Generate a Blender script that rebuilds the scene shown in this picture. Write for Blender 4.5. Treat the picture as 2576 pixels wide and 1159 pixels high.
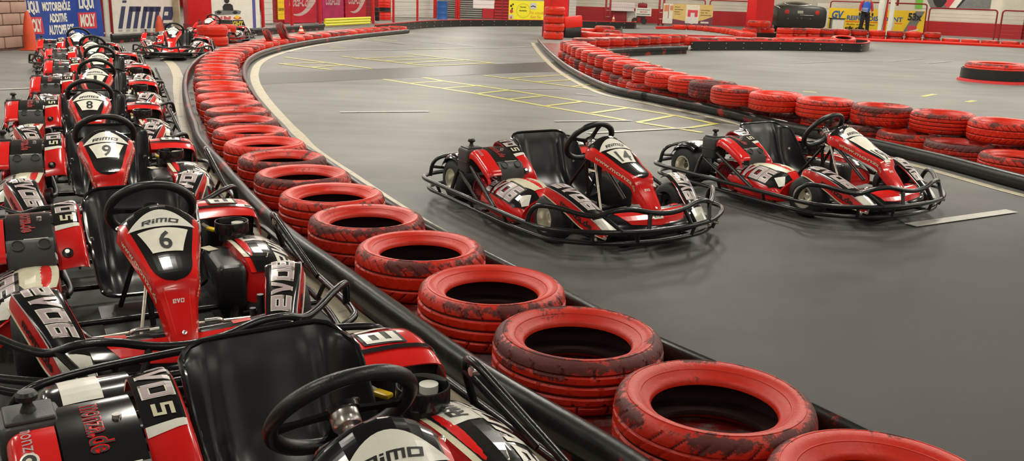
import bpy, math, random
from math import sin, cos, pi, radians, degrees, atan2, hypot, sqrt
from mathutils import Vector, Matrix
import numpy as np
for o in list(bpy.data.objects): bpy.data.objects.remove(o)
SC = bpy.context.scene
COL = SC.collection
# ------------------------------------------------------------------ camera
EXPOSURE = 0.75
LAMP_W = 58.0
LAMP_E = 14.0
FLOOR_A = (0.120, 0.1205, 0.112)
FLOOR_B = (0.255, 0.255, 0.234)
F_PX, PITCH, ROLL, CAM_H = 2291.5, radians(14.726), radians(1.92), 1.339
_fw = Vector((0, cos(PITCH), -sin(PITCH)))
_rt0 = Vector((1, 0, 0)); _up0 = Vector((0, sin(PITCH), cos(PITCH)))
_rt = _rt0*cos(ROLL) + _up0*sin(ROLL); _up = -_rt0*sin(ROLL) + _up0*cos(ROLL)
cd = bpy.data.cameras.new('camera'); cam = bpy.data.objects.new('camera', cd); COL.objects.link(cam)
cd.sensor_fit = 'HORIZONTAL'; cd.sensor_width = 36.0; cd.lens = 36.0*F_PX/2576.0
cd.clip_start = 0.05; cd.clip_end = 200
_m = Matrix((_rt, _up, -_fw)).transposed().to_4x4(); _m.translation = Vector((0, 0, CAM_H))
cam.matrix_world = _m
SC.camera = cam
def gp(x, y, z=0.0):
    """point of the plane at height z seen at photo position x, y"""
    d = _fw*F_PX + _rt*(x-1288) - _up*(y-579.5)
    t = (z-CAM_H)/d.z
    return Vector((d.x*t, d.y*t, z))
# ------------------------------------------------------------------ light and exposure
SC.view_settings.view_transform = 'Standard'; SC.view_settings.look = 'None'
SC.view_settings.gamma = 1.0; SC.view_settings.exposure = EXPOSURE
SC.view_settings.use_curve_mapping = False
w = bpy.data.worlds.new('world'); SC.world = w; w.use_nodes = True
w.node_tree.nodes['Background'].inputs[0].default_value = (0.8, 0.85, 1, 1)
w.node_tree.nodes['Background'].inputs[1].default_value = 0.05
CEIL = 4.4
LAMPS = []
for ix, lx in enumerate((-12.0, -7.0, -2.2, 2.8, 8.0, 13.5, 19.5)):
    for iy, ly in enumerate((-3.0, 1.5, 6.0, 10.5, 15.0, 19.5, 24.0, 28.5, 33.0, 37.5, 42.0)):
        LAMPS.append((lx, ly))
def lamp_light(x, y, e):
    ld = bpy.data.lights.new('lamp_light', 'AREA'); ld.shape = 'RECTANGLE'; ld.size = 0.22; ld.size_y = 1.5
    ld.energy = e; ld.color = (1.0, 0.94, 0.83)
    o = bpy.data.objects.new('lamp_light', ld); COL.objects.link(o); o.location = (x, y, CEIL-0.33)
    return o
for (x, y) in LAMPS:
    lamp_light(x, y, LAMP_W*(0.30 if y < 0 else 0.42 if y < 3 else 0.85 if y < 8 else 1.15))
# ------------------------------------------------------------------ materials
M = {}
def mat(name, col, rough=0.5, metal=0.0, spec=0.5, coat=0.0, emit=None, es=0.0, bump=0.0, bscale=60.0, var=0.0, vscale=8.0, trans=0.0, alpha=1.0):
    m = bpy.data.materials.new(name); m.use_nodes = True; nt = m.node_tree; b = nt.nodes['Principled BSDF']
    b.inputs['Base Color'].default_value = (*col, 1); b.inputs['Roughness'].default_value = rough
    b.inputs['Metallic'].default_value = metal; b.inputs['Specular IOR Level'].default_value = spec
    b.inputs['Coat Weight'].default_value = coat; b.inputs['Coat Roughness'].default_value = 0.08
    if emit: b.inputs['Emission Color'].default_value = (*emit, 1); b.inputs['Emission Strength'].default_value = es
    if var or bump:
        tc = nt.nodes.new('ShaderNodeTexCoord'); n = nt.nodes.new('ShaderNodeTexNoise'); n.inputs['Scale'].default_value = vscale; n.inputs['Detail'].default_value = 5
        nt.links.new(tc.outputs['Object'], n.inputs['Vector'])
        if var:
            mp = nt.nodes.new('ShaderNodeMapRange'); mp.inputs['To Min'].default_value = 1-var; mp.inputs['To Max'].default_value = 1+var
            mp.inputs['From Min'].default_value = 0.3; mp.inputs['From Max'].default_value = 0.7
            nt.links.new(n.outputs['Fac'], mp.inputs['Value'])
            mx = nt.nodes.new('ShaderNodeMix'); mx.data_type = 'RGBA'; mx.blend_type = 'MULTIPLY'; mx.inputs['Factor'].default_value = 1
            mx.inputs['A'].default_value = (*col, 1); nt.links.new(mp.outputs['Result'], mx.inputs['B']); nt.links.new(mx.outputs['Result'], b.inputs['Base Color'])
        if bump:
            n2 = nt.nodes.new('ShaderNodeTexNoise'); n2.inputs['Scale'].default_value = bscale; n2.inputs['Detail'].default_value = 4
            nt.links.new(tc.outputs['Object'], n2.inputs['Vector'])
            bp = nt.nodes.new('ShaderNodeBump'); bp.inputs['Strength'].default_value = bump; bp.inputs['Distance'].default_value = 0.01
            nt.links.new(n2.outputs['Fac'], bp.inputs['Height']); nt.links.new(bp.outputs['Normal'], b.inputs['Normal'])
    M[name] = m
    return m
def N(nt, t, **k):
    n = nt.nodes.new(t)
    for a, v in k.items(): setattr(n, a, v)
    return n
mat('red_plastic', (0.72, 0.012, 0.010), 0.22, coat=0.5, var=0.05, vscale=3)
mat('red_paint', (0.60, 0.012, 0.012), 0.45, var=0.1)
mat('red_paint_dark', (0.25, 0.008, 0.010), 0.45, var=0.15)
mat('bright_red', (0.80, 0.02, 0.008), 0.4)
mat('black_gloss', (0.010, 0.010, 0.011), 0.16, coat=0.3)
mat('black_plastic', (0.012, 0.012, 0.013), 0.32, bump=0.05, bscale=300)
mat('seat_shell', (0.012, 0.012, 0.012), 0.30)
mat('black_satin', (0.018, 0.018, 0.018), 0.34, bump=0.1, bscale=200)
mat('grey_plastic', (0.045, 0.045, 0.045), 0.45, bump=0.1, bscale=200)
mat('tube_black', (0.013, 0.013, 0.013), 0.24, bump=0.08, bscale=80, var=0.3)
mat('white_sticker', (0.80, 0.79, 0.70), 0.25, var=0.04, vscale=20)
mat('cream_sticker', (0.66, 0.63, 0.45), 0.3, var=0.08, vscale=20)
mat('plate_white', (0.84, 0.82, 0.70), 0.3, var=0.05, vscale=30)
mat('silver_sticker', (0.46, 0.37, 0.38), 0.3, var=0.1)
mat('chrome', (0.80, 0.77, 0.73), 0.26, metal=0.9)
mat('alloy', (0.80, 0.77, 0.66), 0.30, metal=0.7, var=0.15, vscale=30)
mat('steel_dark', (0.12, 0.12, 0.12), 0.4, metal=0.8, var=0.2)
mat('floor_pan', (0.06, 0.06, 0.06), 0.35, metal=0.5, var=0.3)
mat('rubber', (0.020, 0.020, 0.020), 0.62, bump=0.2, bscale=120, var=0.2)
mat('red_metal', (0.30, 0.006, 0.015), 0.3, metal=0.7)
mat('yellow_plastic', (0.85, 0.55, 0.01), 0.35)
mat('brass', (0.35, 0.22, 0.08), 0.4, metal=0.9)
mat('cone_orange', (0.62, 0.07, 0.02), 0.5, var=0.12, vscale=5)
mat('groove_shade', (0.085, 0.006, 0.005), 0.7)  # darker tyre red, paints the shade of grooves and sipes onto their faces
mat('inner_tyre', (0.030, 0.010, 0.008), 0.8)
mat('white_paint', (0.72, 0.70, 0.62), 0.5, var=0.05)
mat('wall_white', (0.66, 0.62, 0.52), 0.6, var=0.06, vscale=2)
mat('wall_red', (0.42, 0.008, 0.012), 0.5, var=0.08, vscale=2)
mat('ceiling_grey', (0.35, 0.34, 0.31), 0.8)
mat('yellow_banner', (0.80, 0.52, 0.01), 0.4, var=0.05)
mat('lemon_banner', (0.88, 0.80, 0.02), 0.4, var=0.03)
mat('banner_blue', (0.02, 0.06, 0.30), 0.35, var=0.25, vscale=3, bump=0.3, bscale=6)
mat('navy', (0.04, 0.05, 0.12), 0.5)
mat('ink_black', (0.01, 0.01, 0.01), 0.5)
mat('grey_shadow', (0.42, 0.42, 0.40), 0.5)
mat('barrel_blue', (0.02, 0.10, 0.34), 0.35)
mat('shutter_grey', (0.36, 0.35, 0.32), 0.4, metal=0.5, var=0.1)
mat('shutter_dark', (0.10, 0.09, 0.08), 0.5)
mat('panel_white', (0.60, 0.59, 0.53), 0.45, var=0.04)
mat('pale_pink', (0.80, 0.70, 0.70), 0.5)
mat('cola_red', (0.48, 0.010, 0.03), 0.35, var=0.12, vscale=3)
mat('cola_pink', (0.42, 0.02, 0.10), 0.35, var=0.2, vscale=3)
mat('cola_white', (0.55, 0.40, 0.38), 0.5)
mat('brick_block', (0.36, 0.23, 0.18), 0.8, bump=0.4, bscale=30, var=0.12, vscale=3)
mat('stone', (0.36, 0.31, 0.24), 0.8, bump=0.4, bscale=30, var=0.15, vscale=4)
mat('mortar', (0.16, 0.08, 0.06), 0.9)
mat('yellow_pipe', (0.72, 0.68, 0.03), 0.35)
mat('skin', (0.50, 0.28, 0.19), 0.5)
mat('cloth_red', (0.50, 0.03, 0.04), 0.8)
mat('cloth_blue', (0.03, 0.12, 0.60), 0.7)
mat('cloth_black', (0.015, 0.015, 0.018), 0.85)
mat('car_black', (0.018, 0.017, 0.013), 0.18, coat=0.6)
mat('car_dull', (0.014, 0.013, 0.009), 0.32, var=0.1)
mat('tail_red', (0.45, 0.03, 0.02), 0.3)
mat('plate_grey', (0.36, 0.36, 0.30), 0.5)
mat('poster_tan', (0.60, 0.42, 0.14), 0.5, var=0.08)
mat('poster_cream', (0.66, 0.60, 0.48), 0.5, var=0.12, vscale=14)
mat('poster_plum', (0.14, 0.03, 0.05), 0.5)
mat('poster_orange', (0.60, 0.20, 0.08), 0.5)
mat('green_paint', (0.15, 0.50, 0.05), 0.5)
mat('mural_grey', (0.17, 0.17, 0.16), 0.6, var=0.15)
mat('pale_wood', (0.45, 0.38, 0.25), 0.6, var=0.15)
mat('sand_gold', (0.62, 0.48, 0.04), 0.5)
mat('orange_glow', (0.75, 0.30, 0.03), 0.5)
mat('brand_red', (0.60, 0.04, 0.06), 0.45)
mat('purple', (0.09, 0.08, 0.30), 0.5)
mat('tube_emitter', (1, 1, 1), 0.5, emit=(1.0, 0.94, 0.83), es=LAMP_E)

def tyre_material(name, base, wear_amt, seedk=0.0):
    m = bpy.data.materials.new(name); m.use_nodes = True; nt = m.node_tree; b = nt.nodes['Principled BSDF']; L = nt.links.new
    tc = N(nt, 'ShaderNodeTexCoord'); oi = N(nt, 'ShaderNodeObjectInfo')
    ad = N(nt, 'ShaderNodeVectorMath', operation='MULTIPLY_ADD'); L(oi.outputs['Random'], ad.inputs[0])
    ad.inputs[1].default_value = (37, 51, 23); L(tc.outputs['Object'], ad.inputs[2])
    n1 = N(nt, 'ShaderNodeTexNoise'); n1.inputs['Scale'].default_value = 5.5; n1.inputs['Detail'].default_value = 10; n1.inputs['Roughness'].default_value = 0.75
    L(ad.outputs[0], n1.inputs['Vector'])
    n2 = N(nt, 'ShaderNodeTexNoise'); n2.inputs['Scale'].default_value = 40; n2.inputs['Detail'].default_value = 6; n2.inputs['Roughness'].default_value = 0.75
    L(ad.outputs[0], n2.inputs['Vector'])
    # the rubbed zone: outer shoulder of the tyre, radius from the hub axis
    sp = N(nt, 'ShaderNodeSeparateXYZ'); L(tc.outputs['Object'], sp.inputs[0])
    xx = N(nt, 'ShaderNodeMath', operation='MULTIPLY'); L(sp.outputs[0], xx.inputs[0]); L(sp.outputs[0], xx.inputs[1])
    yy = N(nt, 'ShaderNodeMath', operation='MULTIPLY_ADD'); L(sp.outputs[1], yy.inputs[0]); L(sp.outputs[1], yy.inputs[1]); L(xx.outputs[0], yy.inputs[2])
    rr = N(nt, 'ShaderNodeMath', operation='SQRT'); L(yy.outputs[0], rr.inputs[0])
    ring = N(nt, 'ShaderNodeMapRange'); ring.inputs['From Min'].default_value = 0.235; ring.inputs['From Max'].default_value = 0.285; L(rr.outputs[0], ring.inputs['Value'])
    zt = N(nt, 'ShaderNodeMapRange'); zt.inputs['From Min'].default_value = 0.12; zt.inputs['From Max'].default_value = 0.18; L(sp.outputs[2], zt.inputs['Value'])
    sh = N(nt, 'ShaderNodeMath', operation='MULTIPLY'); L(ring.outputs[0], sh.inputs[0]); L(zt.outputs[0], sh.inputs[1])
    s1 = N(nt, 'ShaderNodeMath', operation='MULTIPLY_ADD'); L(sh.outputs[0], s1.inputs[0]); s1.inputs[1].default_value = 0.21; L(n1.outputs['Fac'], s1.inputs[2])
    s2 = N(nt, 'ShaderNodeMath', operation='MULTIPLY_ADD'); L(n2.outputs['Fac'], s2.inputs[0]); s2.inputs[1].default_value = 0.48; L(s1.outputs[0], s2.inputs[2])
    rv = N(nt, 'ShaderNodeMath', operation='MULTIPLY_ADD'); L(oi.outputs['Random'], rv.inputs[0]); rv.inputs[1].default_value = 0.10; L(s2.outputs[0], rv.inputs[2])
    wr = N(nt, 'ShaderNodeMapRange'); wr.inputs['From Min'].default_value = 0.965-wear_amt; wr.inputs['From Max'].default_value = 1.015-wear_amt; L(rv.outputs[0], wr.inputs['Value'])
    wr.inputs['To Max'].default_value = 0.85
    c2 = N(nt, 'ShaderNodeMapRange'); c2.inputs['To Min'].default_value = 0.72; c2.inputs['To Max'].default_value = 1.25; L(n1.outputs['Fac'], c2.inputs['Value'])
    mb = N(nt, 'ShaderNodeMix', data_type='RGBA', blend_type='MULTIPLY'); mb.inputs['Factor'].default_value = 1; mb.inputs['A'].default_value = (*base, 1); L(c2.outputs[0], mb.inputs['B'])
    mx = N(nt, 'ShaderNodeMix', data_type='RGBA'); L(wr.outputs[0], mx.inputs['Factor']); L(mb.outputs['Result'], mx.inputs['A']); mx.inputs['B'].default_value = (0.022, 0.017, 0.015, 1)
    L(mx.outputs['Result'], b.inputs['Base Color'])
    rg = N(nt, 'ShaderNodeMapRange'); b.inputs['Specular IOR Level'].default_value = 0.38; rg.inputs['To Min'].default_value = 0.34; rg.inputs['To Max'].default_value = 0.6; L(wr.outputs[0], rg.inputs['Value']); L(rg.outputs[0], b.inputs['Roughness'])
    bp = N(nt, 'ShaderNodeBump'); bp.inputs['Strength'].default_value = 0.35; bp.inputs['Distance'].default_value = 0.006; L(n2.outputs['Fac'], bp.inputs['Height']); L(bp.outputs[0], b.inputs['Normal'])
    M[name] = m
tyre_material('tyre_red', (0.64, 0.022, 0.005), 0.0)
tyre_material('tyre_worn', (0.58, 0.022, 0.007), 0.09)
tyre_material('tyre_dark', (0.42, 0.022, 0.014), 0.20)

def rail_material(name, wear):
    m = bpy.data.materials.new(name); m.use_nodes = True; nt = m.node_tree; b = nt.nodes['Principled BSDF']; L = nt.links.new
    tc = N(nt, 'ShaderNodeTexCoord'); n1 = N(nt, 'ShaderNodeTexNoise'); n1.inputs['Scale'].default_value = 2.6; n1.inputs['Detail'].default_value = 10; n1.inputs['Roughness'].default_value = 0.7
    L(tc.outputs['Object'], n1.inputs['Vector'])
    wr = N(nt, 'ShaderNodeMapRange'); wr.inputs['From Min'].default_value = 0.62-wear; wr.inputs['From Max'].default_value = 0.66-wear; L(n1.outputs['Fac'], wr.inputs['Value'])
    n2 = N(nt, 'ShaderNodeTexNoise'); n2.inputs['Scale'].default_value = 30; n2.inputs['Detail'].default_value = 6; L(tc.outputs['Object'], n2.inputs['Vector'])
    cr = N(nt, 'ShaderNodeValToRGB'); cr.color_ramp.elements[0].color = (0.012, 0.013, 0.012, 1); cr.color_ramp.elements[0].position = 0.50
    cr.color_ramp.elements[1].color = (0.030, 0.029, 0.025, 1); cr.color_ramp.elements[1].position = 0.85; L(n2.outputs['Fac'], cr.inputs[0])
    mx = N(nt, 'ShaderNodeMix', data_type='RGBA'); L(wr.outputs[0], mx.inputs['Factor']); L(cr.outputs[0], mx.inputs['A']); mx.inputs['B'].default_value = (0.33, 0.02, 0.015, 1)
    L(mx.outputs['Result'], b.inputs['Base Color']); b.inputs['Roughness'].default_value = 0.30; b.inputs['Specular IOR Level'].default_value = 0.45
    bp = N(nt, 'ShaderNodeBump'); bp.inputs['Strength'].default_value = 0.2; bp.inputs['Distance'].default_value = 0.004; L(n2.outputs['Fac'], bp.inputs['Height']); L(bp.outputs[0], b.inputs['Normal'])
    M[name] = m
rail_material('rail_black', 0.03); rail_material('rail_scuffed', 0.10); rail_material('panel_black', -0.03)

def floor_material():
    m = bpy.data.materials.new('asphalt'); m.use_nodes = True; nt = m.node_tree; b = nt.nodes['Principled BSDF']; L = nt.links.new
    tc = N(nt, 'ShaderNodeTexCoord')
    n1 = N(nt, 'ShaderNodeTexNoise'); n1.inputs['Scale'].default_value = 0.35; n1.inputs['Detail'].default_value = 6; n1.inputs['Roughness'].default_value = 0.6; L(tc.outputs['Object'], n1.inputs['Vector'])
    mp = N(nt, 'ShaderNodeMapping'); mp.inputs['Scale'].default_value = (0.5, 3.2, 1); mp.inputs['Rotation'].default_value = (0, 0, radians(18)); L(tc.outputs['Object'], mp.inputs['Vector'])
    n2 = N(nt, 'ShaderNodeTexNoise'); n2.inputs['Scale'].default_value = 0.8; n2.inputs['Detail'].default_value = 7; n2.inputs['Roughness'].default_value = 0.65; L(mp.outputs[0], n2.inputs['Vector'])
    n3 = N(nt, 'ShaderNodeTexNoise'); n3.inputs['Scale'].default_value = 90; n3.inputs['Detail'].default_value = 3; L(tc.outputs['Object'], n3.inputs['Vector'])
    a = N(nt, 'ShaderNodeMath', operation='ADD'); L(n1.outputs['Fac'], a.inputs[0]); L(n2.outputs['Fac'], a.inputs[1])
    a2 = N(nt, 'ShaderNodeMath', operation='MULTIPLY_ADD'); L(n3.outputs['Fac'], a2.inputs[0]); a2.inputs[1].default_value = 0.22; L(a.outputs[0], a2.inputs[2])
    cr = N(nt, 'ShaderNodeValToRGB'); cr.color_ramp.elements[0].position = 0.80; cr.color_ramp.elements[0].color = (*FLOOR_A, 1)
    cr.color_ramp.elements[1].position = 1.0; cr.color_ramp.elements[1].color = (*FLOOR_B, 1)
    mr = N(nt, 'ShaderNodeMapRange'); mr.inputs['From Min'].default_value = 0.7; mr.inputs['From Max'].default_value = 1.55; L(a2.outputs[0], mr.inputs['Value'])
    cr.color_ramp.elements[0].position = 0.15; cr.color_ramp.elements[1].position = 0.9
    L(mr.outputs[0], cr.inputs[0])
    # floor colour multiplied darker towards the near right, ragged edge
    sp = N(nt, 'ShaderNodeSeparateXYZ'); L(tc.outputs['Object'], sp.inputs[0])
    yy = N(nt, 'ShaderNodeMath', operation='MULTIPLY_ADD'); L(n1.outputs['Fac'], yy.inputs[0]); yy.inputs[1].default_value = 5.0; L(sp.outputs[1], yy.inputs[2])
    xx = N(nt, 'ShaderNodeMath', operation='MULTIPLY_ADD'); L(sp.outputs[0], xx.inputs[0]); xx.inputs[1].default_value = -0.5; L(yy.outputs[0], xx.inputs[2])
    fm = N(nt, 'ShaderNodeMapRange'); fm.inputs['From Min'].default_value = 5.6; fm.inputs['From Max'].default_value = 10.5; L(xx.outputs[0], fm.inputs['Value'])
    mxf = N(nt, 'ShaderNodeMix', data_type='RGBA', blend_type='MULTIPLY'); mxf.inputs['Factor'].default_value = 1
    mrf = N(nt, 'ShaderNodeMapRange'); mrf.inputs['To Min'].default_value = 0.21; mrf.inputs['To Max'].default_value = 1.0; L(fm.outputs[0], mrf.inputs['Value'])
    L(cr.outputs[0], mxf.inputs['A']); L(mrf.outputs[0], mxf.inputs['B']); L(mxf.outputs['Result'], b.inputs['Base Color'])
    rg = N(nt, 'ShaderNodeMapRange'); rg.inputs['To Min'].default_value = 0.46; rg.inputs['To Max'].default_value = 0.62; b.inputs['Specular IOR Level'].default_value = 0.30; L(n2.outputs['Fac'], rg.inputs['Value']); L(rg.outputs[0], b.inputs['Roughness'])
    bp = N(nt, 'ShaderNodeBump'); bp.inputs['Strength'].default_value = 0.12; bp.inputs['Distance'].default_value = 0.003; L(n3.outputs['Fac'], bp.inputs['Height']); L(bp.outputs[0], b.inputs['Normal'])
    M['asphalt'] = m
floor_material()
def line_material(name, col, wear):
    m = bpy.data.materials.new(name); m.use_nodes = True; nt = m.node_tree; b = nt.nodes['Principled BSDF']; L = nt.links.new
    tc = N(nt, 'ShaderNodeTexCoord'); n1 = N(nt, 'ShaderNodeTexNoise'); n1.inputs['Scale'].default_value = 9; n1.inputs['Detail'].default_value = 8; n1.inputs['Roughness'].default_value = 0.7; L(tc.outputs['Object'], n1.inputs['Vector'])
    wr = N(nt, 'ShaderNodeMapRange'); wr.inputs['From Min'].default_value = 0.66-wear; wr.inputs['From Max'].default_value = 0.80-wear; L(n1.outputs['Fac'], wr.inputs['Value'])
    mx = N(nt, 'ShaderNodeMix', data_type='RGBA'); L(wr.outputs[0], mx.inputs['Factor']); mx.inputs['A'].default_value = (*col, 1); mx.inputs['B'].default_value = (*[0.5*(p+q) for p, q in zip(FLOOR_A, FLOOR_B)], 1)
    L(mx.outputs['Result'], b.inputs['Base Color']); b.inputs['Roughness'].default_value = 0.45
    M[name] = m
line_material('line_yellow', (0.50, 0.46, 0.12), 0.08); line_material('line_white', (0.42, 0.41, 0.36), 0.10)
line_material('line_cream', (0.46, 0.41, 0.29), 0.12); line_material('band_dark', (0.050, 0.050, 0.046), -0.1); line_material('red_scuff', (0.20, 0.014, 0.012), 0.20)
line_material('skid', (0.035, 0.035, 0.034), 0.16)
# ------------------------------------------------------------------ mesh helpers
def crom(pts, n, closed=False):
    """Catmull-Rom through pts, n steps per span"""
    P = [Vector(p) for p in pts]; out = []; m = len(P)
    rng = m if closed else m-1
    for i in range(rng):
        if closed: p0, p1, p2, p3 = P[(i-1) % m], P[i], P[(i+1) % m], P[(i+2) % m]
        else: p0, p1, p2, p3 = P[max(i-1, 0)], P[i], P[i+1], P[min(i+2, m-1)]
        for k in range(n):
            t = k/n; t2 = t*t; t3 = t2*t
            out.append(0.5*((2*p1) + (p2-p0)*t + (2*p0-5*p1+4*p2-p3)*t2 + (3*p1-p0-3*p2+p3)*t3))
    if not closed: out.append(P[-1].copy())
    return out
def fillet(pts, r=0.03, n=4, closed=False):
    P = [Vector(p) for p in pts]; m = len(P); out = []
    for i in range(m):
        if not closed and (i == 0 or i == m-1): out.append(P[i]); continue
        a, b, c = P[i-1], P[i], P[(i+1) % m]
        la, lc = (a-b).length, (c-b).length
        d = min(r, la*0.45, lc*0.45)
        p, q = b+(a-b).normalized()*d, b+(c-b).normalized()*d
        for k in range(n+1):
            t = k/n; out.append((1-t)**2*p + 2*t*(1-t)*b + t*t*q)
    return out
class MB:
    def __init__(s): s.v = []; s.f = []; s.m = []; s.sm = []; s.names = []
    def mi(s, name):
        if name not in s.names: s.names.append(name)
        return s.names.index(name)
    def add(s, vs, fs, m, smooth=True):
        o = len(s.v); s.v.extend([tuple(v) for v in vs]); k = s.mi(m)
        for f in fs: s.f.append([i+o for i in f]); s.m.append(k); s.sm.append(smooth)
        return s
    def box(s, c, d, m, rot=None, bev=0.0):
        c = Vector(c); hx, hy, hz = d[0]/2, d[1]/2, d[2]/2
        R = rot if rot is not None else Matrix.Identity(3)
        if bev <= 0:
            vs = [c+R@Vector((sx*hx, sy*hy, sz*hz)) for sx in (-1, 1) for sy in (-1, 1) for sz in (-1, 1)]
            fs = [(0, 1, 3, 2), (4, 6, 7, 5), (0, 4, 5, 1), (2, 3, 7, 6), (0, 2, 6, 4), (1, 5, 7, 3)]
            return s.add(vs, fs, m, False)
        b = min(bev, hx*.9, hy*.9, hz*.9)
        # rounded box: loft of rounded rectangles
        rings = []
        prof = [(-hz, b), (-hz+b*0.3, b*0.3), (-hz+b, 0), (hz-b, 0), (hz-b*0.3, b*0.3), (hz, b)]
        for z, ins in prof:
            r = []
            ex, ey = hx-ins, hy-ins; cr = b
            for (qx, qy, a0) in ((1, 1, 0), (-1, 1, 90), (-1, -1, 180), (1, -1, 270)):
                for k in range(4):
                    a = radians(a0+k*30); r.append(c+R@Vector((qx*(ex-cr)+cos(a)*cr, qy*(ey-cr)+sin(a)*cr, z)))
            rings.append(r)
        return s.loft(rings, m, True, True, True)
    def loft(s, rings, m, closed=True, cap0=False, cap1=False, smooth=True):
        n = len(rings[0]); vs = [p for r in rings for p in r]; fs = []
        for i in range(len(rings)-1):
            for j in range(n if closed else n-1):
                a = i*n+j; b = i*n+(j+1) % n; fs.append((a, b, b+n, a+n))
        if cap0: fs.append(tuple(range(n))[::-1])
        if cap1: fs.append(tuple(range((len(rings)-1)*n, len(rings)*n)))
        return s.add(vs, fs, m, smooth)
    def tube(s, pts, r, m, closed=False, seg=10, caps=True):
        P = [Vector(p) for p in pts]; n = len(P); rings = []
        up = None
        for i in range(n):
            if closed: t = (P[(i+1) % n]-P[i-1])
            else: t = P[min(i+1, n-1)]-P[max(i-1, 0)]
            if t.length < 1e-9: t = Vector((0, 0, 1))
            t.normalize()
            if up is None:
                up = Vector((0, 0, 1)) if abs(t.z) < 0.9 else Vector((1, 0, 0))
            u = up-t*up.dot(t)
            if u.length < 1e-6: u = t.orthogonal()
            u.normalize(); w_ = t.cross(u); up = u
            rr = r[i] if isinstance(r, (list, tuple)) else r
            rings.append([P[i]+(u*cos(2*pi*k/seg)+w_*sin(2*pi*k/seg))*rr for k in range(seg)])
        if closed: rings.append(rings[0]); caps = False
        return s.loft(rings, m, True, caps, caps)
    def cyl(s, a, b, r, m, seg=20, r2=None, caps=True):
        a, b = Vector(a), Vector(b); r2 = r if r2 is None else r2
        return s.tube([a, b], [r, r2], m, seg=seg, caps=caps)
    def lathe(s, prof, m, seg=32, mtx=None, closed_prof=False, mats=None, rad=None, matfn=None):
        """prof: list of (r, z) turned about z; mats: optional material per profile span"""
        T = mtx or Matrix.Identity(4); n = len(prof); base = len(s.v)
        for j in range(seg):
            a = 2*pi*j/seg
            for i, (r, z) in enumerate(prof):
                if rad: r, z = rad(i, r, z, j, seg)
                s.v.append(tuple(T@Vector((r*cos(a), r*sin(a), z))))
        for j in range(seg):
            j2 = (j+1) % seg
            for i in range(n if closed_prof else n-1):
                i2 = (i+1) % n
                s.f.append([base+j*n+i, base+j2*n+i, base+j2*n+i2, base+j*n+i2])
                s.m.append(s.mi((matfn(i, j) if matfn else None) or (mats[i] if mats else m))); s.sm.append(True)
        return s
    def sheet(s, S, nu, nv, m, thick=0.004, u0=0., u1=1., v0=0., v1=1., under=None):
        """a surface S(u,v) with real thickness below it"""
        top = []; bot = []
        for j in range(nv+1):
            for i in range(nu+1):
                u = u0+(u1-u0)*i/nu; v = v0+(v1-v0)*j/nv
                p = S(u, v); top.append(p); bot.append(p-nrm(S, u, v)*thick)
        fs = []; W = nu+1
        for j in range(nv):
            for i in range(nu):
                a = j*W+i; fs.append((a, a+1, a+W+1, a+W))
        K = len(top); fb = [tuple(K+i for i in f[::-1]) for f in fs]
        s.add(top, fs, m); s_under = under or m; s.add(bot, [tuple(i-K for i in f) for f in fb], s_under)
        rim = list(range(0, W)) + [W*j+nu for j in range(1, nv+1)] + [nv*W+i for i in range(nu-1, -1, -1)] + [W*j for j in range(nv-1, 0, -1)]
        vs = [top[i] for i in rim]+[bot[i] for i in rim]; n = len(rim)
        s.add(vs, [(i, (i+1) % n, n+(i+1) % n, n+i)[::-1] for i in range(n)], m, False)
        return s
    def decal(s, S, polys, m, off=0.0015, cu=0.1, cv=0.1):
        """flat polygons in the (u,v) plane laid on the surface S, clipped cell by cell so they follow its curve"""
        for poly in polys:
            us = [p[0] for p in poly]; vs_ = [p[1] for p in poly]
            for iu in range(math.floor(min(us)/cu), math.floor(max(us)/cu)+1):
                for iv in range(math.floor(min(vs_)/cv), math.floor(max(vs_)/cv)+1):
                    q = clip(poly, iu*cu, (iu+1)*cu, iv*cv, (iv+1)*cv)
                    if len(q) >= 3:
                        pts = [S(u, v)+nrm(S, u, v)*off for u, v in q]
                        s.add(pts, [tuple(range(len(pts)))], m, True)
        return s
    def build(s, name, parent=None, smooth_angle=True):
        me = bpy.data.meshes.new(name); me.from_pydata(s.v, [], s.f); me.validate(clean_customdata=False) if False else None
        for k in s.names: me.materials.append(M[k])
        me.polygons.foreach_set('material_index', s.m); me.polygons.foreach_set('use_smooth', s.sm)
        me.update()
        try: me.set_sharp_from_angle(angle=radians(42))
        except Exception: pass
        o = bpy.data.objects.new(name, me); COL.objects.link(o)
        if parent is not None: o.parent = parent
        return o
def nrm(S, u, v, e=1e-3):
    a = S(u+e, v)-S(u-e, v); b = S(u, v+e)-S(u, v-e); n = a.cross(b)
    return n.normalized() if n.length > 1e-14 else Vector((0, 0, 1))
def clip(poly, a, b, c, d):
    for ax, lim, sg in ((0, a, 1), (0, b, -1), (1, c, 1), (1, d, -1)):
        out = []; n = len(poly)
        for i in range(n):
            p, q = poly[i], poly[(i+1) % n]
            ip, iq = (p[ax]-lim)*sg >= -1e-12, (q[ax]-lim)*sg >= -1e-12
            if ip: out.append(p)
            if ip != iq:
                t = (lim-p[ax])/(q[ax]-p[ax]); out.append((p[0]+(q[0]-p[0])*t, p[1]+(q[1]-p[1])*t))
        poly = out
        if len(poly) < 3: return []
    return poly
_TX = {}
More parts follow.
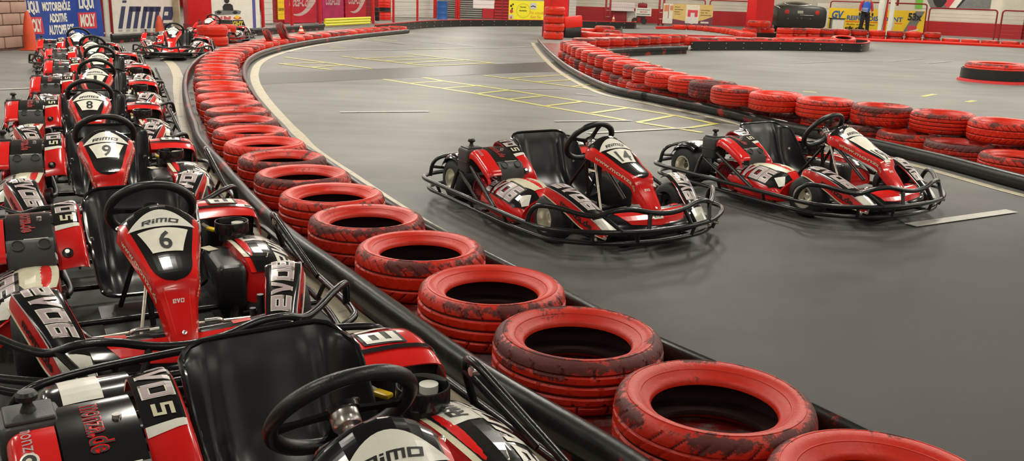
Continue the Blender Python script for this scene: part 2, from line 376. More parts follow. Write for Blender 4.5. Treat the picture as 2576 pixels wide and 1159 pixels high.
def text2d(txt, bold=0.0, spacing=1.0):
    k = (txt, bold, spacing)
    if k in _TX: return _TX[k]
    cu = bpy.data.curves.new('t', 'FONT'); cu.body = txt; cu.size = 1; cu.offset = bold; cu.resolution_u = 3; cu.space_character = spacing
    cu.fill_mode = 'FRONT'
    ob = bpy.data.objects.new('t', cu); COL.objects.link(ob)
    bpy.context.view_layer.update()
    dg = bpy.context.evaluated_depsgraph_get()
    me = bpy.data.meshes.new_from_object(ob.evaluated_get(dg))
    vs = [(v.co.x, v.co.y) for v in me.vertices]; fs = [[vs[i] for i in p.vertices] for p in me.polygons]
    bpy.data.objects.remove(ob); bpy.data.curves.remove(cu); bpy.data.meshes.remove(me)
    xs = [p[0] for p in vs]; ys = [p[1] for p in vs]
    x0, x1, y0, y1 = min(xs), max(xs), min(ys), max(ys)
    fs = [[((x-x0)/(x1-x0), (y-y0)/(y1-y0)) for x, y in f] for f in fs]
    _TX[k] = (fs, (x1-x0)/(y1-y0)); return _TX[k]
def text_polys(txt, o, ex, ey, shear=0.0, bold=0.02, spacing=1.0):
    """text in the box whose corner is o and whose sides are ex (reading direction) and ey (up)"""
    fs, asp = text2d(txt, bold, spacing)
    out = []
    for f in fs:
        q = []
        for x, y in f:
            xx = x+shear*y
            q.append((o[0]+ex[0]*xx+ey[0]*y, o[1]+ex[1]*xx+ey[1]*y))
        out.append(q)
    return out
def tag(o, label=None, cat=None, group=None, kind=None):
    if label: o['label'] = label
    if cat: o['category'] = cat
    if group: o['group'] = group
    if kind: o['kind'] = kind
    return o
def empty(name, loc=(0, 0, 0), rz=0.0):
    o = bpy.data.objects.new(name, None); COL.objects.link(o); o.empty_display_size = 0.1
    o.location = loc; o.rotation_euler = (0, 0, rz); return o
CH = {}
def part(mb, name, parent):
    o = mb.build(name, parent); CH.setdefault(parent.name, []).append(o); return o
def copy_tree(o, parent=None):
    c = o.copy(); COL.objects.link(c)
    if parent is not None: c.parent = parent; CH.setdefault(parent.name, []).append(c)
    for ch in CH.get(o.name, []): copy_tree(ch, c)
    return c
ORD = ['first', 'second', 'third', 'fourth', 'fifth', 'sixth', 'seventh', 'eighth', 'ninth', 'tenth', 'eleventh', 'twelfth', 'thirteenth', 'fourteenth', 'fifteenth', 'sixteenth', 'seventeenth', 'eighteenth', 'nineteenth']
def ordinal(i):
    if i < 19: return ORD[i]
    tens = {2: 'twent', 3: 'thirt', 4: 'fort', 5: 'fift', 6: 'sixt', 7: 'sevent'}[(i+1)//10]
    return tens+('ieth' if (i+1) % 10 == 0 else 'y-'+ORD[(i+1) % 10-1])
def rotm(ax, deg): return Matrix.Rotation(radians(deg), 3, ax)
def arc_resample(pts, step, start=0.0):
    out = []; need = start; acc = 0.0
    for a, b in zip(pts, pts[1:]):
        L = (b-a).length
        while need <= acc+L+1e-9:
            t = (need-acc)/L; out.append((a.lerp(b, t), (b-a).normalized())); need += step
        acc += L
    return out
# ------------------------------------------------------------------ the kart
def cr1(p0, p1, p2, p3, t):
    t2 = t*t; t3 = t2*t
    return 0.5*((2*p1) + (p2-p0)*t + (2*p0-5*p1+4*p2-p3)*t2 + (3*p1-p0-3*p2+p3)*t3)
def surf(P, arc=False):
    """P[j][i]: rows along v, columns along u; returns S(u,v), u and v from 0 to 1; arc: v runs evenly along the middle column"""
    G = [[Vector(p) for p in r] for r in P]; nv = len(G)-1; nu = len(G[0])-1
    acc = [0.0]
    for j in range(nv): acc.append(acc[-1]+(G[j+1][nu//2]-G[j][nu//2]).length)
    def vpos(v):
        if not arc: return v*nv
        L = v*acc[-1]; j = 0
        while j < nv-1 and L > acc[j+1]: j += 1
        return j+(L-acc[j])/(acc[j+1]-acc[j])
    def row(r, x):
        i = min(max(int(x), 0), nu-1); t = x-i
        a = G[r]; p1, p2 = a[i], a[i+1]
        p0 = a[i-1] if i > 0 else p1*2-p2
        p3 = a[i+2] if i+2 <= nu else p2*2-p1
        return cr1(p0, p1, p2, p3, t)
    def S(u, v):
        x = u*nu; y = vpos(v); j = min(max(int(y), 0), nv-1); t = y-j
        p1, p2 = row(j, x), row(j+1, x)
        p0 = row(j-1, x) if j > 0 else p1*2-p2
        p3 = row(j+2, x) if j+2 <= nv else p2*2-p1
        return cr1(p0, p1, p2, p3, t)
    return S
def mir(P, s): return [[(x, y*s, z) for x, y, z in r] for r in P]
def lens(o, ex, ey, n=14, k=0.35):
    """eye shape: arc above, flatter arc below"""
    pts = []
    for i in range(n+1):
        t = i/n; pts.append((t, 4*t*(1-t)))
    for i in range(1, n):
        t = 1-i/n; pts.append((t, -k*4*t*(1-t)))
    # split into quads for convex clipping
    out = []
    for i in range(n):
        t0, t1 = i/n, (i+1)/n
        q = [(t0, -k*4*t0*(1-t0)), (t1, -k*4*t1*(1-t1)), (t1, 4*t1*(1-t1)), (t0, 4*t0*(1-t0))]
        out.append([(o[0]+ex[0]*a+ey[0]*b, o[1]+ex[1]*a+ey[1]*b) for a, b in q])
    return out
GL = {'e': (1.0, [(0, 0, 1, .22), (0, 0, .23, 1), (0, .78, 1, 1), (.77, .40, 1, 1), (0, .40, 1, .58)]),
      'o': (1.0, [(0, 0, 1, .22), (0, .78, 1, 1), (0, 0, .23, 1), (.77, 0, 1, 1)]),
      '6': (.85, [(0, 0, 1, .2), (0, 0, .23, 1), (0, .8, 1, 1), (.77, 0, 1, .6), (0, .42, 1, .6)]),
      '5': (.85, [(0, 0, 1, .2), (.77, 0, 1, .6), (0, .42, 1, .6), (0, .42, .23, 1), (0, .8, 1, 1)]),
      'R': (1.0, [(0, 0, .24, 1), (0, .78, 1, 1), (.76, .38, 1, 1), (0, .38, 1, .56)]),
      'i': (.28, [(0, 0, 1, .62), (0, .76, 1, .96)]),
      'M': (1.25, [(0, 0, .19, 1), (0, .78, 1, 1), (.41, 0, .59, 1), (.81, 0, 1, 1)]),
      'O': (1.1, [(0, 0, 1, .22), (0, .78, 1, 1), (0, 0, .22, 1), (.78, 0, 1, 1)])}
def logo(word, o, ex, ey, fat=0.0, shear=.18, gap=.16):
    """square cut lettering; fat widens every stroke"""
    wd = []
    for ch in word: wd.append(.95 if ch == 'v' else GL[ch][0])
    tot = sum(wd)+gap*(len(word)-1); x0 = 0; out = []
    for ch, w_ in zip(word, wd):
        if ch == 'v': ps = [[(0, 1), (.48-.13, 0), (.48+.13, 0), (.30, 1)], [(.70, 1), (.48-.13, 0), (.48+.13, 0), (1, 1)]]
        elif ch == 'R': ps = [[(a, b), (c, b), (c, d), (a, d)] for a, b, c, d in GL[ch][1]]+[[(.36, .40), (.72, 0), (1.0, 0), (.66, .40)]]
        else: ps = [[(a, b), (c, b), (c, d), (a, d)] for a, b, c, d in GL[ch][1]]
        for p in ps:
            cx = sum(q[0] for q in p)/4; cy = sum(q[1] for q in p)/4; r = []
            for x, y in p:
                x = x+fat*(1 if x > cx else -1)/w_; y = y+fat*(1 if y > cy else -1)
                X = (x0+x*w_+shear*y)/(tot+shear); r.append((o[0]+ex[0]*X+ey[0]*y, o[1]+ex[1]*X+ey[1]*y))
            ar = sum(r[i][0]*r[(i+1) % 4][1]-r[(i+1) % 4][0]*r[i][1] for i in range(4))
            out.append(r if ar > 0 else r[::-1])
        x0 += w_+gap
    return out
FAIR = [(.395, .515, .100, .020), (.435, .547, .132, .066), (.50, .512, .128, .045), (.575, .470, .112, .026), (.655, .425, .092, .014),
        (.77, .380, .073, .008), (.80, .325, .057, .006), (.86, .268, .046, .005), (.90, .225, .039, .004), (.922, .195, .030, .004)]
FT = []; FR = []; FL = []
for x, z, hw, ar in FAIR:
    FT.append([(x, hw*k, z-ar*k*k) for k in (1, .75, .5, .25, 0, -.25, -.5, -.75, -1)])
    fl = {0.395: 0.02, 0.435: 0.05}.get(x, 0.052 if x < .8 else 0.045)
    FR.append([(x-fl*.25, -hw-.010, z-ar-fl), (x-.005, -hw-.006, z-ar-fl*.45), (x, -hw, z-ar)])
    FL.append([(x-fl*.25, hw+.010, z-ar-fl), (x-.005, hw+.006, z-ar-fl*.45), (x, hw, z-ar)])
S_FT = surf(FT)
# right flange: u forward, v up
S_FR = surf([[FR[j][i] for j in range(10)] for i in range(3)])
S_FL = surf([[FL[j][i] for j in range(9, -1, -1)] for i in range(3)])
def make_plate(num, blank=False):
    mb = MB()
    quad = [(.15, .288), (.85, .288), (.76, .435), (.24, .435)]
    if num == '19': quad = [(.13, .285), (.87, .285), (.70, .60), (.30, .60)]
    mb.decal(S_FT, [quad], 'plate_white', off=0.0035, cu=0.1, cv=0.04)
    if num:
        wd = (0.11 if num == '1' else 0.20) if len(num) == 1 else 0.40
        mb.decal(S_FT, text_polys(num, (.5+wd/2*1.0, .422 if num != '19' else .57), (-wd, 0), (0, -.112), bold=0.02), 'ink_black', off=0.0048, cu=0.1, cv=0.04)
    return mb
def steering_frame():
    c = Vector((.262, 0, .490)); n = Vector((-.80, 0, .60)); e1 = Vector((0, 1, 0)); e2 = Vector((.60, 0, .80))
    return c, n, e1, e2
def front_wheel(name, root, x, y, s, w, r, rim_r):
    """tyre with its alloy rim; s: side sign, y: outer face"""
    T = Matrix.Translation((x, y-s*w/2, r)) @ Matrix.Rotation(radians(-90*s), 4, 'X')
    h = w/2
    prof = [(rim_r, -h+.012), (rim_r+.012, -h), (r-.028, -h+.004), (r-.010, -h+.016), (r-.001, -h+.040), (r, 0), (r-.001, h-.040), (r-.010, h-.016), (r-.028, h-.004), (rim_r+.012, h), (rim_r, h-.012), (rim_r-.006, 0)]
    mb = MB(); mb.lathe(prof, 'rubber', 36, T, closed_prof=True); tyre = part(mb, 'wheel', root)
    mb = MB()
    # h (local +z) is the outer face after the turn
    rp = [(rim_r+.004, h-.014), (rim_r+.007, h-.004), (rim_r-.002, h-.004), (rim_r-.008, h-.02), (rim_r-.014, h-.035), (rim_r-.012, h-.05), (rim_r-.022, h-.07), (.030, h-.078), (.024, h-.05), (.018, h-.045), (.0, h-.045)]
    mb.lathe(rp, 'alloy', 28, T)
    mb.lathe([(rim_r-.004, -h+.014), (.03, -h+.03), (.03, h-.09), (0, h-.09)], 'steel_dark', 20, T)
    for k in range(5):
        a = 2*pi*k/5; mb.cyl(T@Vector((.018*0+.036*cos(a), .036*sin(a), h-.078)), T@Vector((.036*cos(a), .036*sin(a), h-.062)), .006, 'steel_dark', 8)
    part(mb, 'rim', tyre)
    return tyre
def make_kart():
    R0 = empty('racing_kart')
    mb = MB(); t = .0135
    for s in (1, -1):
        mb.tube(fillet([(-.66, s*.30, .10), (-.50, s*.30, .095), (-.2, s*.33, .07), (.25, s*.30, .06), (.62, s*.20, .06), (.86, s*.17, .075)], .06), .015, 'tube_black')
        mb.tube([(.35, s*.03, .06), (.262+.05, s*.055, .40)], .011, 'tube_black'); mb.tube([(.10, s*.12, .07), (.33, s*.05, .40)], .010, 'tube_black')
        mb.tube([(.55, s*.20, .07), (.553, s*.40, .12)], .018, 'tube_black'); mb.cyl((.553, s*.33, .08), (.553, s*.33, .20), .013, 'steel_dark', 10)
        for xx in (-.35, .05, .38): mb.tube([(xx, s*.30, .07), (xx, s*.60, .075)], .010, 'tube_black')
        mb.tube([(.80, s*.17, .075), (.98, s*.17, .075)], .012, 'tube_black'); mb.tube([(-.62, s*.28, .10), (-.82, s*.28, .10)], .012, 'tube_black')
    for xx in (-.60, -.2, .25, .62, .82): mb.tube([(xx, -.3 if xx < .3 else -.19, .066), (xx, .3 if xx < .3 else .19, .066)], .012, 'tube_black')
    part(mb, 'chassis_frame', R0)
    mb = MB(); mb.box((.42, 0, .052), (.78, .40, .006), 'floor_pan', bev=.003)
    for xx, yy in ((.15, .15), (.15, -.15), (.5, .14), (.5, -.14), (.7, .12), (.7, -.12)): mb.cyl((xx, yy, .055), (xx, yy, .061), .008, 'chrome', 10)
    part(mb, 'floor_pan', R0)
    mb = MB(); mb.cyl((-.553, -.46, .14), (-.553, .46, .14), .020, 'steel_dark', 14); mb.cyl((-.553, .10, .14), (-.553, .11, .14), .085, 'chrome', 24); mb.cyl((-.553, -.23, .14), (-.553, -.22, .14), .09, 'steel_dark', 28)
    part(mb, 'rear_axle', R0)
    # bumper rings
    low = [(1.01, 0), (1.0, .12), (.97, .27), (.90, .41), (.76, .56), (.64, .60), (.28, .62), (-.42, .605), (-.64, .60), (-.74, .54), (-.80, .38), (-.825, 0)]
    ring = low+[(x, -y) for x, y in low[-2:0:-1]]
    mb = MB(); mb.tube(crom([(x, y, .070) for x, y in ring], 4, True), t, 'tube_black', closed=True, seg=10); part(mb, 'lower_bumper', R0)
    up = [(1.045, 0), (1.035, .15), (1.0, .30), (.93, .44), (.80, .60), (.68, .645), (.35, .65), (-.40, .64), (-.66, .63), (-.76, .56), (-.82, .40), (-.845, 0)]
    ring = up+[(x, -y) for x, y in up[-2:0:-1]]
    mb = MB(); mb.tube(crom([(x, y, .140) for x, y in ring], 4, True), t*1.05, 'tube_black', closed=True, seg=10)
    for x, y in ((.93, .44), (.35, .64), (-.05, .64), (-.5, .63), (.93, -.44), (.35, -.64), (-.05, -.64), (-.5, -.63), (-.835, .2), (-.835, -.2), (1.01, .2), (1.01, -.2)):
        mb.tube([(x, y, .14), (x*.985, y*.95, .07)], .010, 'tube_black', seg=8)
    for y in (-.42, -.36, .36, .42): mb.cyl((.925, y, .105), (.95, y*1.03, .105), .008, 'chrome', 8)
    part(mb, 'upper_bumper', R0)
    hf = [(.62, -.645, .14), (.635, -.64, .20), (.68, -.62, .245), (.76, -.55, .245), (.84, -.47, .222), (.90, -.40, .215), (.945, -.32, .245), (.975, -.22, .25), (1.0, -.11, .228), (1.005, 0, .218)]
    hf = hf+[(x, -y, z) for x, y, z in hf[-2::-1]]
    mb = MB(); mb.tube(crom(hf, 4), .0145, 'tube_black'); part(mb, 'front_hoop', R0)
    for s in (1, -1):
        mb = MB(); mb.tube([(1.035, s*.15, .142), (1.0, s*.12, .225)], .012, 'tube_black', seg=8); part(mb, 'hoop_strut', R0)
        mb = MB(); mb.tube([(1.005, s*.30, .142), (.92, s*.375, .222)], .012, 'tube_black', seg=8); part(mb, 'hoop_strut', R0)
        mb = MB(); mb.tube(fillet([(-.275, s*.635, .14), (-.27, s*.60, .25), (-.225, s*.575, .315), (-.16, s*.575, .318), (.26, s*.64, .145)], .04, 4), .0125, 'tube_black')
        mb.tube([(-.255, s*.59, .262), (.06, s*.64, .145)], .010, 'tube_black', seg=8); mb.cyl((-.19, s*.57, .285), (-.19, s*.60, .285), .014, 'chrome', 10)
        part(mb, 'side_hoop', R0)
    hr = [(-.72, -.56, .14), (-.715, -.545, .22), (-.70, -.50, .262), (-.735, -.38, .268), (-.765, -.2, .265), (-.775, 0, .265)]
    hr = hr+[(x, -y, z) for x, y, z in hr[-2::-1]]
    mb = MB(); mb.tube(crom(hr, 4), .0125, 'tube_black')
    for s in (1, -1): mb.tube([(-.755, s*.28, .265), (-.82, s*.28, .14)], .010, 'tube_black', seg=8); mb.tube([(-.72, s*.545, .20), (-.62, s*.40, .19), (-.60, s*.30, .10)], .010, 'tube_black', seg=8)
    part(mb, 'rear_hoop', R0)
    # wheels
    for s in (-1, 1):
        front_wheel('wheel', R0, .553, s*.50, s, .135, .133, .066)
        front_wheel('wheel', R0, -.553, s*.50, s, .195, .140, .066)
    # seat
    ST = [(-.335, .462, .205, .035, -10), (-.300, .40, .212, .085, -14), (-.262, .30, .212, .125, -18), (-.215, .20, .208, .15, -35), (-.14, .125, .204, .15, -65), (-.04, .095, .20, .125, -88), (.06, .100, .195, .07, -100), (.125, .118, .188, .022, -112)]
    P = []
    for x, z, hw, h, a in ST:
        # surface normal: forward for the back, up for the base
        an = radians(-a); n = Vector((cos(an), 0, sin(an)))
        c = Vector((x, .015, z)); r = []
        for k, e in ((1.04, 1), (.99, .62), (.90, .27), (.74, .02), (.56, .05), (.38, 0), (0, 0.03), (-.38, 0), (-.56, .05), (-.74, .02), (-.90, .27), (-.99, .62), (-1.04, 1)):
            r.append(c+Vector((0, hw*k*(.985 if x < -.33 else 1), -(.028*abs(k)**9 if x < -.33 else 0)))+n*h*e)
        P.append(r)
    S = surf(P); mb = MB(); mb.sheet(S, 36, 24, 'seat_shell', .008)
    edge = [S(0, k/20) for k in range(21)]+[S(k/12, 1) for k in range(1, 13)]+[S(1, 1-k/20) for k in range(1, 21)]+[S(1-k/12, 0) for k in range(1, 12)]
    mb.tube(edge, .008, 'black_gloss', closed=True, seg=8)
    for u, v in ((.12, .35), (.88, .35), (.2, .8), (.8, .8)):
        p = S(u, v); q = p+nrm(S, u, v)*.006; mb.cyl(p, q, .009, 'chrome', 10)
    part(mb, 'seat', R0)
    # steering
    c, n, e1, e2 = steering_frame()
    wh = bpy.data.objects.new('steering_wheel', None)
    mb = MB(); seg = 48; pts = []; rad = []
    for k in range(seg):
        a = 2*pi*k/seg; pts.append(Vector((cos(a)*.150, sin(a)*.142, 0))); rad.append(.0155+.002*abs(sin(2*a)))
    mb.tube(pts+[pts[0]], rad+[rad[0]], 'black_satin', seg=12, caps=False)
    for a, wd in ((-8, .026), (188, .026), (270, .034)):
        d = Vector((cos(radians(a)), sin(radians(a)), 0)); q = Vector((-d.y, d.x, 0))
        sec = [(0.02, wd*1.1), (.06, wd*.8), (.10, wd*.75), (.14, wd*1.2)]
        rings = [[d*rr+q*ww*.5+Vector((0, 0, .004)), d*rr-q*ww*.5+Vector((0, 0, .004)), d*rr-q*ww*.5-Vector((0, 0, .004)), d*rr+q*ww*.5-Vector((0, 0, .004))] for rr, ww in sec]
        mb.loft(rings, 'black_gloss', True, True, True, False)
    mb.cyl((0, 0, -.004), (0, 0, .008), .036, 'black_gloss', 20)
    sw = part(mb, 'steering_wheel', R0)
    mt = Matrix((e1*-1, e2, n)).transposed().to_4x4(); mt.translation = c; sw.matrix_local = mt
    mb = MB(); mb.lathe([(0, -.002), (.030, -.002), (.031, -.006), (.031, -.034), (.028, -.038), (.014, -.040), (.014, -.075), (0, -.075)], 'chrome', 24)
    part(mb, 'steering_hub', sw)
    mb = MB(); mb.cyl(c-n*.07, c-n*.46, .011, 'steel_dark', 12); mb.box(c-n*.10, (.05, .09, .02), 'black_satin', rotm('Y', 37)); part(mb, 'steering_column', R0)
    # front fairing
    mb = MB(); mb.sheet(S_FT, 16, 27, 'red_plastic', .003); mb.sheet(S_FR, 27, 4, 'red_plastic', .003); mb.sheet(S_FL, 27, 4, 'red_plastic', .003)
    # black dome and U shaped field
    N_ = 48; blk = []
    for i in range(N_):
        v0, v1 = .60*i/N_, .60*(i+1)/N_
        def hwid(v):
            if v < .10: return .5
            if v < .17: return .5-.075*(v-.10)/.07
            if v < .46: return .425-.01*(v-.17)/.29
            q = (v-.46)/.125; return .415*sqrt(max(0, 1-min(1, q)**3))
        a, b = hwid(v0), hwid(v1)
        if a > 0: blk.append([(.5-a, v0), (.5+a, v0), (.5+b, v1), (.5-b, v1)])
    mb.decal(S_FT, blk, 'black_gloss', off=.0012, cu=.1, cv=.04)
    mb.decal(S_FT, lens((.95, .250), (-.90, 0), (0, -.088), 18, .30), 'white_sticker', off=.0024, cu=.1, cv=.04)
    mb.decal(S_FT, logo('RiMO', (.76, .252), (-.50, 0), (0, -.030)), 'ink_black', off=.0036, cu=.1, cv=.04)
    mb.decal(S_FT, logo('evo', (.68, .715), (-.36, 0), (0, -.020)), 'white_sticker', off=.002, cu=.1, cv=.04)
    for k in (.16, .84): mb.decal(S_FT, [[(k-.012, .62), (k+.012, .62), (k+.012, .90), (k-.012, .90)]], 'bright_red', off=.002, cu=.1, cv=.04)
    mb.decal(S_FR, text_polys('www.monza.de', (.24, .30), (.42, 0), (0, .38), bold=.02), 'cream_sticker', off=.0015, cu=.05, cv=.3)
    mb.decal(S_FL, text_polys('www.monza.de', (.34, .30), (.42, 0), (0, .38), bold=.02), 'cream_sticker', off=.0015, cu=.05, cv=.3)
    for x, y, z in ((.905, 0, .222), (.44, .137, .472), (.44, -.137, .472)): mb.lathe([(.008, 0), (.008, .003), (.004, .005), (0, .005)], 'chrome', 12, Matrix.Translation((x, y, z)) @ Matrix.Rotation(radians(40), 4, 'Y'))
    part(mb, 'front_fairing', R0)
    mb = MB(); mb.cyl((.352, -.02, .40), (.56, -.10, .09), .0065, 'alloy', 10); mb.cyl((.56, -.10, .09), (.575, -.105, .07), .011, 'chrome', 10); part(mb, 'support_rod', R0)
    # nose panel
    P = []
    for (x, z) in ((.80, .175), (.82, .205), (.875, .203), (.93, .172), (.962, .125), (.965, .085)):
        P.append([(x-.060*(k*1.0)**2, -k*.31, z-.004*abs(k)) for k in (-1.05, -.7, -.35, 0, .35, .7, 1.05)])
    S = surf(P); mb = MB(); mb.sheet(S, 24, 14, 'black_gloss', .004)
    mb.decal(S, [[(.12, .40), (.5, .40), (.5, .74), (.22, .68)], [(.5, .40), (.88, .40), (.78, .68), (.5, .74)], [(.14, .05), (.24, .05), (.24, .34), (.14, .34)], [(.76, .05), (.86, .05), (.86, .34), (.76, .34)]], 'red_plastic', off=.0015, cu=.05, cv=.1)
    mb.decal(S, [[(.435, .48), (.565, .48), (.55, .62), (.45, .62)]], 'white_sticker', off=.003, cu=.05, cv=.1)
    mb.decal(S, logo('evo', (.535, .585), (-.07, 0), (0, -.06)), 'ink_black', off=.004, cu=.05, cv=.1)
    part(mb, 'nose_panel', R0)
    # panels over the front wheels
    for s in (-1, 1):
        P = []
        for x, yi, yo, z, dz in ((.515, .355, .470, .296, .004), (.555, .350, .487, .316, .004), (.62, .335, .470, .305, .006), (.70, .315, .440, .275, .008), (.79, .290, .405, .228, .010), (.88, .270, .375, .172, .010), (.955, .262, .350, .112, .008)):
            P.append([(x, s*yi, z-dz*1.2), (x, s*(yi+(yo-yi)*.12), z), (x, s*(yi+yo)/2, z+.006), (x, s*(yi+(yo-yi)*.88), z-.002), (x, s*yo, z-dz*1.5)])
        if s > 0: P = [r[::-1] for r in P]
        S = surf(P, True)   # right side: inner to outer; left side: outer to inner, so the normal stays up
        mb = MB(); mb.sheet(S, 8, 22, 'black_gloss', .004)
        o = .12; i_ = .88
        if s < 0:
            mb.decal(S, logo('evo6', (.68, .06), (0, .58), (-.36, 0), fat=.05), 'white_sticker', off=.002, cu=.12, cv=.05)
            mb.decal(S, logo('evo6', (.68, .06), (0, .58), (-.36, 0), fat=-.012), 'silver_sticker', off=.003, cu=.12, cv=.05)
            mb.decal(S, [[(.04, .25), (.12, .3), (.12, .75), (.04, .62)]], 'red_plastic', off=.002, cu=.12, cv=.05)
            mb.decal(S, [[(.25, .80), (.98, .74), (.98, .97), (.25, .97)]], 'white_sticker', off=.002, cu=.12, cv=.05)
        else:
            mb.decal(S, logo('evo6', (.32, .66), (0, -.58), (.36, 0), fat=.05), 'white_sticker', off=.002, cu=.12, cv=.05)
            mb.decal(S, logo('evo6', (.32, .66), (0, -.58), (.36, 0), fat=-.012), 'silver_sticker', off=.003, cu=.12, cv=.05)
            mb.decal(S, [[(.88, .3), (.96, .25), (.96, .62), (.88, .75)]], 'red_plastic', off=.002, cu=.12, cv=.05)
            mb.decal(S, [[(.02, .74), (.75, .80), (.75, .97), (.02, .97)]], 'white_sticker', off=.002, cu=.12, cv=.05)
        # outer flank
        Q = []
        for x, yo, z, dz in ((.515, .470, .290, .03), (.555, .487, .310, .045), (.62, .470, .296, .06), (.70, .440, .263, .075), (.79, .405, .213, .085), (.88, .375, .160, .055), (.945, .352, .112, .018)):
            Q.append([(x, s*(yo+.012), z-dz), (x, s*(yo+.008), z-dz*.5), (x, s*yo, z)])
        G = [[Q[j][i] for j in (range(7) if s < 0 else range(6, -1, -1))] for i in range(3)]
        S2 = surf(G); mb.sheet(S2, 20, 4, 'red_plastic', .003)
        e0, e1_ = (0, 1)
        mb.tube([S2(k/20, 0) for k in range(21)], .0035, 'cream_sticker', seg=6)
        mb.tube([S2(k/20, 1) for k in range(21)], .0025, 'silver_sticker', seg=6)
        a = (.42, .26) if s < 0 else (.16, .26)
        mb.decal(S2, text_polys('monza.de', a, (.36, 0), (0, .46), bold=.03), 'ink_black', off=.0015, cu=.06, cv=.3)
        part(mb, 'wheel_guard_panel', R0)
    # side pods
    POD = [(-.05, (.34, .200), (.44, .222), (.53, .20), (.555, .13), (.54, .075)), (.04, (.335, .245), (.45, .252), (.54, .212), (.572, .13), (.555, .070)),
           (.17, (.33, .268), (.45, .266), (.55, .215), (.582, .13), (.565, .068)), (.29, (.335, .266), (.45, .256), (.55, .200), (.582, .12), (.565, .068)),
           (.37, (.35, .246), (.45, .236), (.545, .180), (.572, .11), (.555, .070)), (.415, (.36, .205), (.45, .195), (.535, .150), (.555, .10), (.54, .075))]
    for s in (-1, 1):
        dx = 0 if s < 0 else -.13
        rings = []
        for x, *c5 in POD:
            r = [(x+dx, s*y, z) for y, z in c5]+[(x+dx, s*.36, .07), (x+dx, s*.335, .12)]
            rings.append(r if s < 0 else r[::-1])
        mb = MB(); rr = []
        for k in range(7): pass
        cl = [crom([rings[j][i] for j in range(len(rings))], 3) for i in range(7)]
        rows = [crom([cl[i][j] for i in range(7)], 3, True) for j in range(len(cl[0]))]
        ce = Vector((.18+dx, s*.45, .15)); rows = [[ce+(p_-ce)*.965 for p_ in r_] for r_ in rows]
        mb.loft(rows, 'red_plastic', True, True, True)
        G = [[(x+dx, s*y, z) for y, z in c5][::(1 if s < 0 else -1)] for x, *c5 in POD]
        S = surf(G, True)
        mb.sheet(S, 16, 20, 'red_plastic', .006)
        f = (lambda a: a) if s < 0 else (lambda a: 1-a)
        def q(pts): return [[(f(u), v) for u, v in (p if s < 0 else p[::-1])] for p in pts]
        mb.decal(S, q([[(.0, .12), (.28, .10), (.34, .55), (.22, .86), (.0, .84)]]), 'cream_sticker', off=.003, cu=.08, cv=.06)
        mb.decal(S, q([[(.22, .86), (.36, .50), (.62, .80), (.5, .98), (.2, .98)]]), 'black_gloss', off=.0035, cu=.08, cv=.06)
        mb.decal(S, q([[(.30, .90), (.42, .80), (.50, .94), (.40, .99)]]), 'white_sticker', off=.0045, cu=.08, cv=.06)
        if s < 0:
            mb.decal(S, logo('evo6', (.56, .10), (0, .66), (-.24, 0), fat=.16), 'ink_black', off=.005, cu=.08, cv=.06)
            mb.decal(S, logo('evo6', (.56, .10), (0, .66), (-.24, 0), fat=.04), 'white_sticker', off=.006, cu=.08, cv=.06)
            mb.decal(S, logo('evo6', (.56, .10), (0, .66), (-.24, 0), fat=-.012), 'silver_sticker', off=.007, cu=.08, cv=.06)
        else:
            mb.decal(S, q([[(.02, .0), (.62, .0), (.62, 1.), (.06, 1.)]]), 'black_gloss', off=.0038, cu=.08, cv=.06); mb.decal(S, q([[(.04, .06), (.28, .06), (.36, .44), (.10, .50)]]), 'white_sticker', off=.0045, cu=.08, cv=.06)
            mb.decal(S, logo('evo6', (.52, .94), (0, -.80), (.17, 0)), 'white_sticker', off=.0052, cu=.08, cv=.06)
            mb.decal(S, logo('RiMO', (.76, .42), (0, -.32), (.11, 0)), 'ink_black', off=.0058, cu=.08, cv=.06)
        part(mb, 'side_pod', R0)
    # fuel tank and the filler group on the left
    mb = MB(); mb.box((.12, .285, .145), (.34, .12, .19), 'black_satin', bev=.025); mb.box((-.10, .285, .13), (.10, .10, .15), 'black_satin', bev=.02)
    mb.box((.0, .25, .2425), (.07, .045, .002), 'cream_sticker', rotm('Z', 20))
    part(mb, 'fuel_tank', R0)
    mb = MB(); cx, cy = -.085, .365; pts = []
    for k in range(28):
        a = 2*pi*k/28; pts.append((cx+.070*cos(a)*(1.05), cy+.072*sin(a)))
    def oval(k, z): return [Vector((cx+(x-cx)*k, cy+(y-cy)*k, z)) for x, y in pts]
    mb.loft([oval(1, .285), oval(1, .330), oval(.985, .333), oval(.93, .333), oval(.93, .285), oval(1, .285)], 'black_gloss', True)
    mb.cyl((cx, cy, .25), (cx, cy, .296), .055, 'black_satin', 20)
    fr = part(mb, 'filler_ring', R0)
    mb = MB(); mb.cyl((-.11, .395, .295), (-.11, .395, .318), .026, 'white_sticker', 20); part(mb, 'fuel_cap', fr)
    mb = MB(); mb.cyl((-.12, .33, .27), (-.04, .35, .268), .013, 'brass', 12); mb.cyl((-.06, .36, .262), (-.06, .36, .29), .016, 'brass', 10); mb.box((-.10, .36, .262), (.06, .03, .02), 'brass', bev=.005); part(mb, 'fuel_valve', R0)
    mb = MB(); mb.box((-.20, .302, .272), (.055, .030, .014), 'yellow_plastic', rotm('Z', 25), bev=.005); mb.tube(crom([(-.225, .295, .272), (-.26, .285, .275), (-.31, .285, .27)], 4), [.008]*9, 'cream_sticker', seg=8); part(mb, 'yellow_lever', R0)
    mb = MB(); n_ = 14; ro = []
    for z, r in ((.22, .070), (.25, .072), (.305, .078), (.305, .072), (.25, .066), (.225, .060)):
        ro.append([Vector((-.245+r*cos(radians(100+200*k/n_+0)), .425+r*sin(radians(100+200*k/n_)), z)) for k in range(n_+1)])
